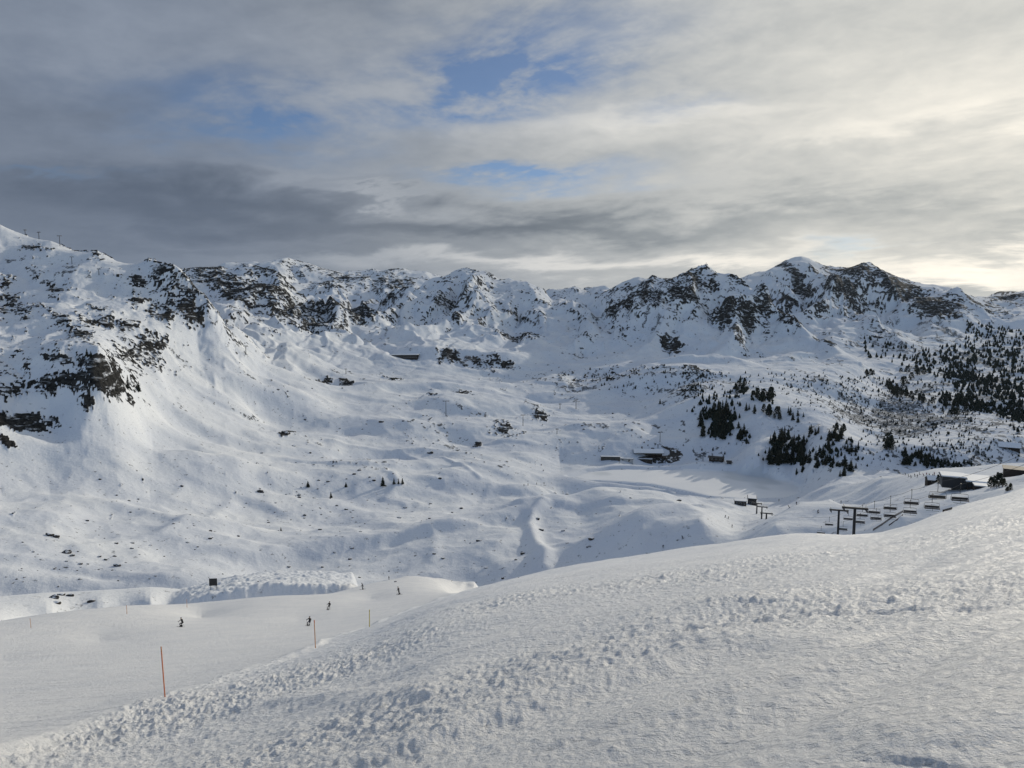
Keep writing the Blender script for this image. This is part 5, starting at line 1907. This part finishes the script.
def main_station():
    b = base_at(980, 488)
    k = depth_of(b) / FPX
    root = empty('lift_station', b, -math.atan2(b.x, b.y) + R(9))
    L, H, W = 21 * k, 4.6 * k, 13
    block(root, 'wall', (0, W / 2, H / 2 - 2), (L, W, H + 4), M_WOOD)
    windows(root, 8, -L / 2 + 1, L / 2 - 1, -0.05, H * 0.5, 1.4, 1.2)
    MB().box((-3, -0.06, 1.3), (3.0, 0.12, 2.6)).build('door', M_DARK, root)
    rf = MB().box((0, W / 2, H + 0.27), (L + 2.6, W + 2.6, 0.5)).build('roof', M_ROOF, root)
    MB().box((0, W / 2, H + 0.75), (L + 1.6, W + 1.6, 0.46), taper=0.97).build('roof_snow', M_SNOWCAP, rf)
    a = MB().box((-L / 2 - 4.6, 6, H * 0.35), (9, 9, H * 0.7 + 3)).build('annex', M_DARK, root)
    MB().box((-L / 2 - 4.8, 6, H * 0.7 + 1.72), (9.6, 9.6, 0.4)).build('annex_roof', M_ROOF, a)
    MB().box((-L / 2 - 4.8, 6, H * 0.7 + 2.2), (9.2, 9.2, 0.5)).build('annex_snow', M_SNOWCAP, a)
    p = MB().box((2.5, -3.6, H * 0.22), (10.5, 6.5, H * 0.44 + 2)).build('porch', M_WOOD, root)
    MB().box((2.5, -3.8, H * 0.44 + 1.2), (11.5, 7.4, 0.35)).build('porch_roof', M_ROOF, p)
    MB().box((2.5, -3.8, H * 0.44 + 1.55), (11.1, 7.0, 0.3)).build('porch_snow', M_SNOWCAP, p)
    for x in (-1.8, 1.2, 4.2, 6.6):
        MB().box((x, -6.9, H * 0.3), (1.4, 0.1, 1.2)).build('window', M_GLASS, p)
    tag(root, 'large dark lift station with a broad snow covered roof above the crowd', 'lift station')


main_station()
low_building('storage_shed', 928, 938, 483.5, 4.2, 6, M_WOOD, 'small dark gabled shed in front of the crowd, left of the lift station', 'shed', 'gable', 1, R(12), 1.3)
low_building('equipment_shed', 952, 961, 489.5, 3.2, 4, M_DARK, 'small flat dark shed in front of the left end of the lift station', 'shed', 'flat', 1, R(-8), snow=False)
low_building('timber_cabin', 1000, 1018, 449, 2.4, 9, M_WOOD, 'dark cabin with a pitched snowy roof on the far right plain', 'cabin', 'gable', 3, R(6), 3.2)
low_building('hedge_shed', 1007, 1036, 475, 4.4, 9, M_WOOD, 'long dark barn at the right edge behind the lift station, built as a shed', 'hedge', 'flat', 0, R(4), snow=False)  # made-up shed block in place of a dark hedge line

# ------------------------------------------------------------------ summit cross
def cross():
    b = hit(706, 268.5)
    k = depth_of(b) / FPX
    root = empty('summit_cross', b)
    MB().tube([(0, 0, -2), (0, 0, 6.0 * k)], 0.42, 6).build('upright', M_STEEL, root)
    MB().tube([(-1.5 * k, 0, 4.3 * k), (1.5 * k, 0, 4.3 * k)], 0.36, 6).build('crossbar', M_STEEL, root)
    tag(root, 'thin dark cross standing on the middle rocky summit', 'cross')


cross()
# ------------------------------------------------------------------ thin mountain air
def haze():
    m = bpy.data.materials.new('thin_air')
    m.use_nodes = True
    nt = m.node_tree
    nt.nodes.clear()
    out = nt.nodes.new('ShaderNodeOutputMaterial')
    pv = nt.nodes.new('ShaderNodeVolumePrincipled')
    pv.inputs['Color'].default_value = (0.72, 0.84, 1.0, 1)
    pv.inputs['Density'].default_value = 1.1e-5
    pv.inputs['Anisotropy'].default_value = 0.2
    nt.links.new(pv.outputs[0], out.inputs['Volume'])
    zmin, zmax = float(ZT.min()) - 1.0, max(float(ZT.max()), 0.0) + 8.0
    r = 9700.0
    o = MB().box((0, 0, (zmin + zmax) / 2), (2 * r, 2 * r, zmax - zmin)).build('haze', m)
    tag(o, 'thin bluish mountain air filling the whole valley', 'haze', kind='stuff')


haze()
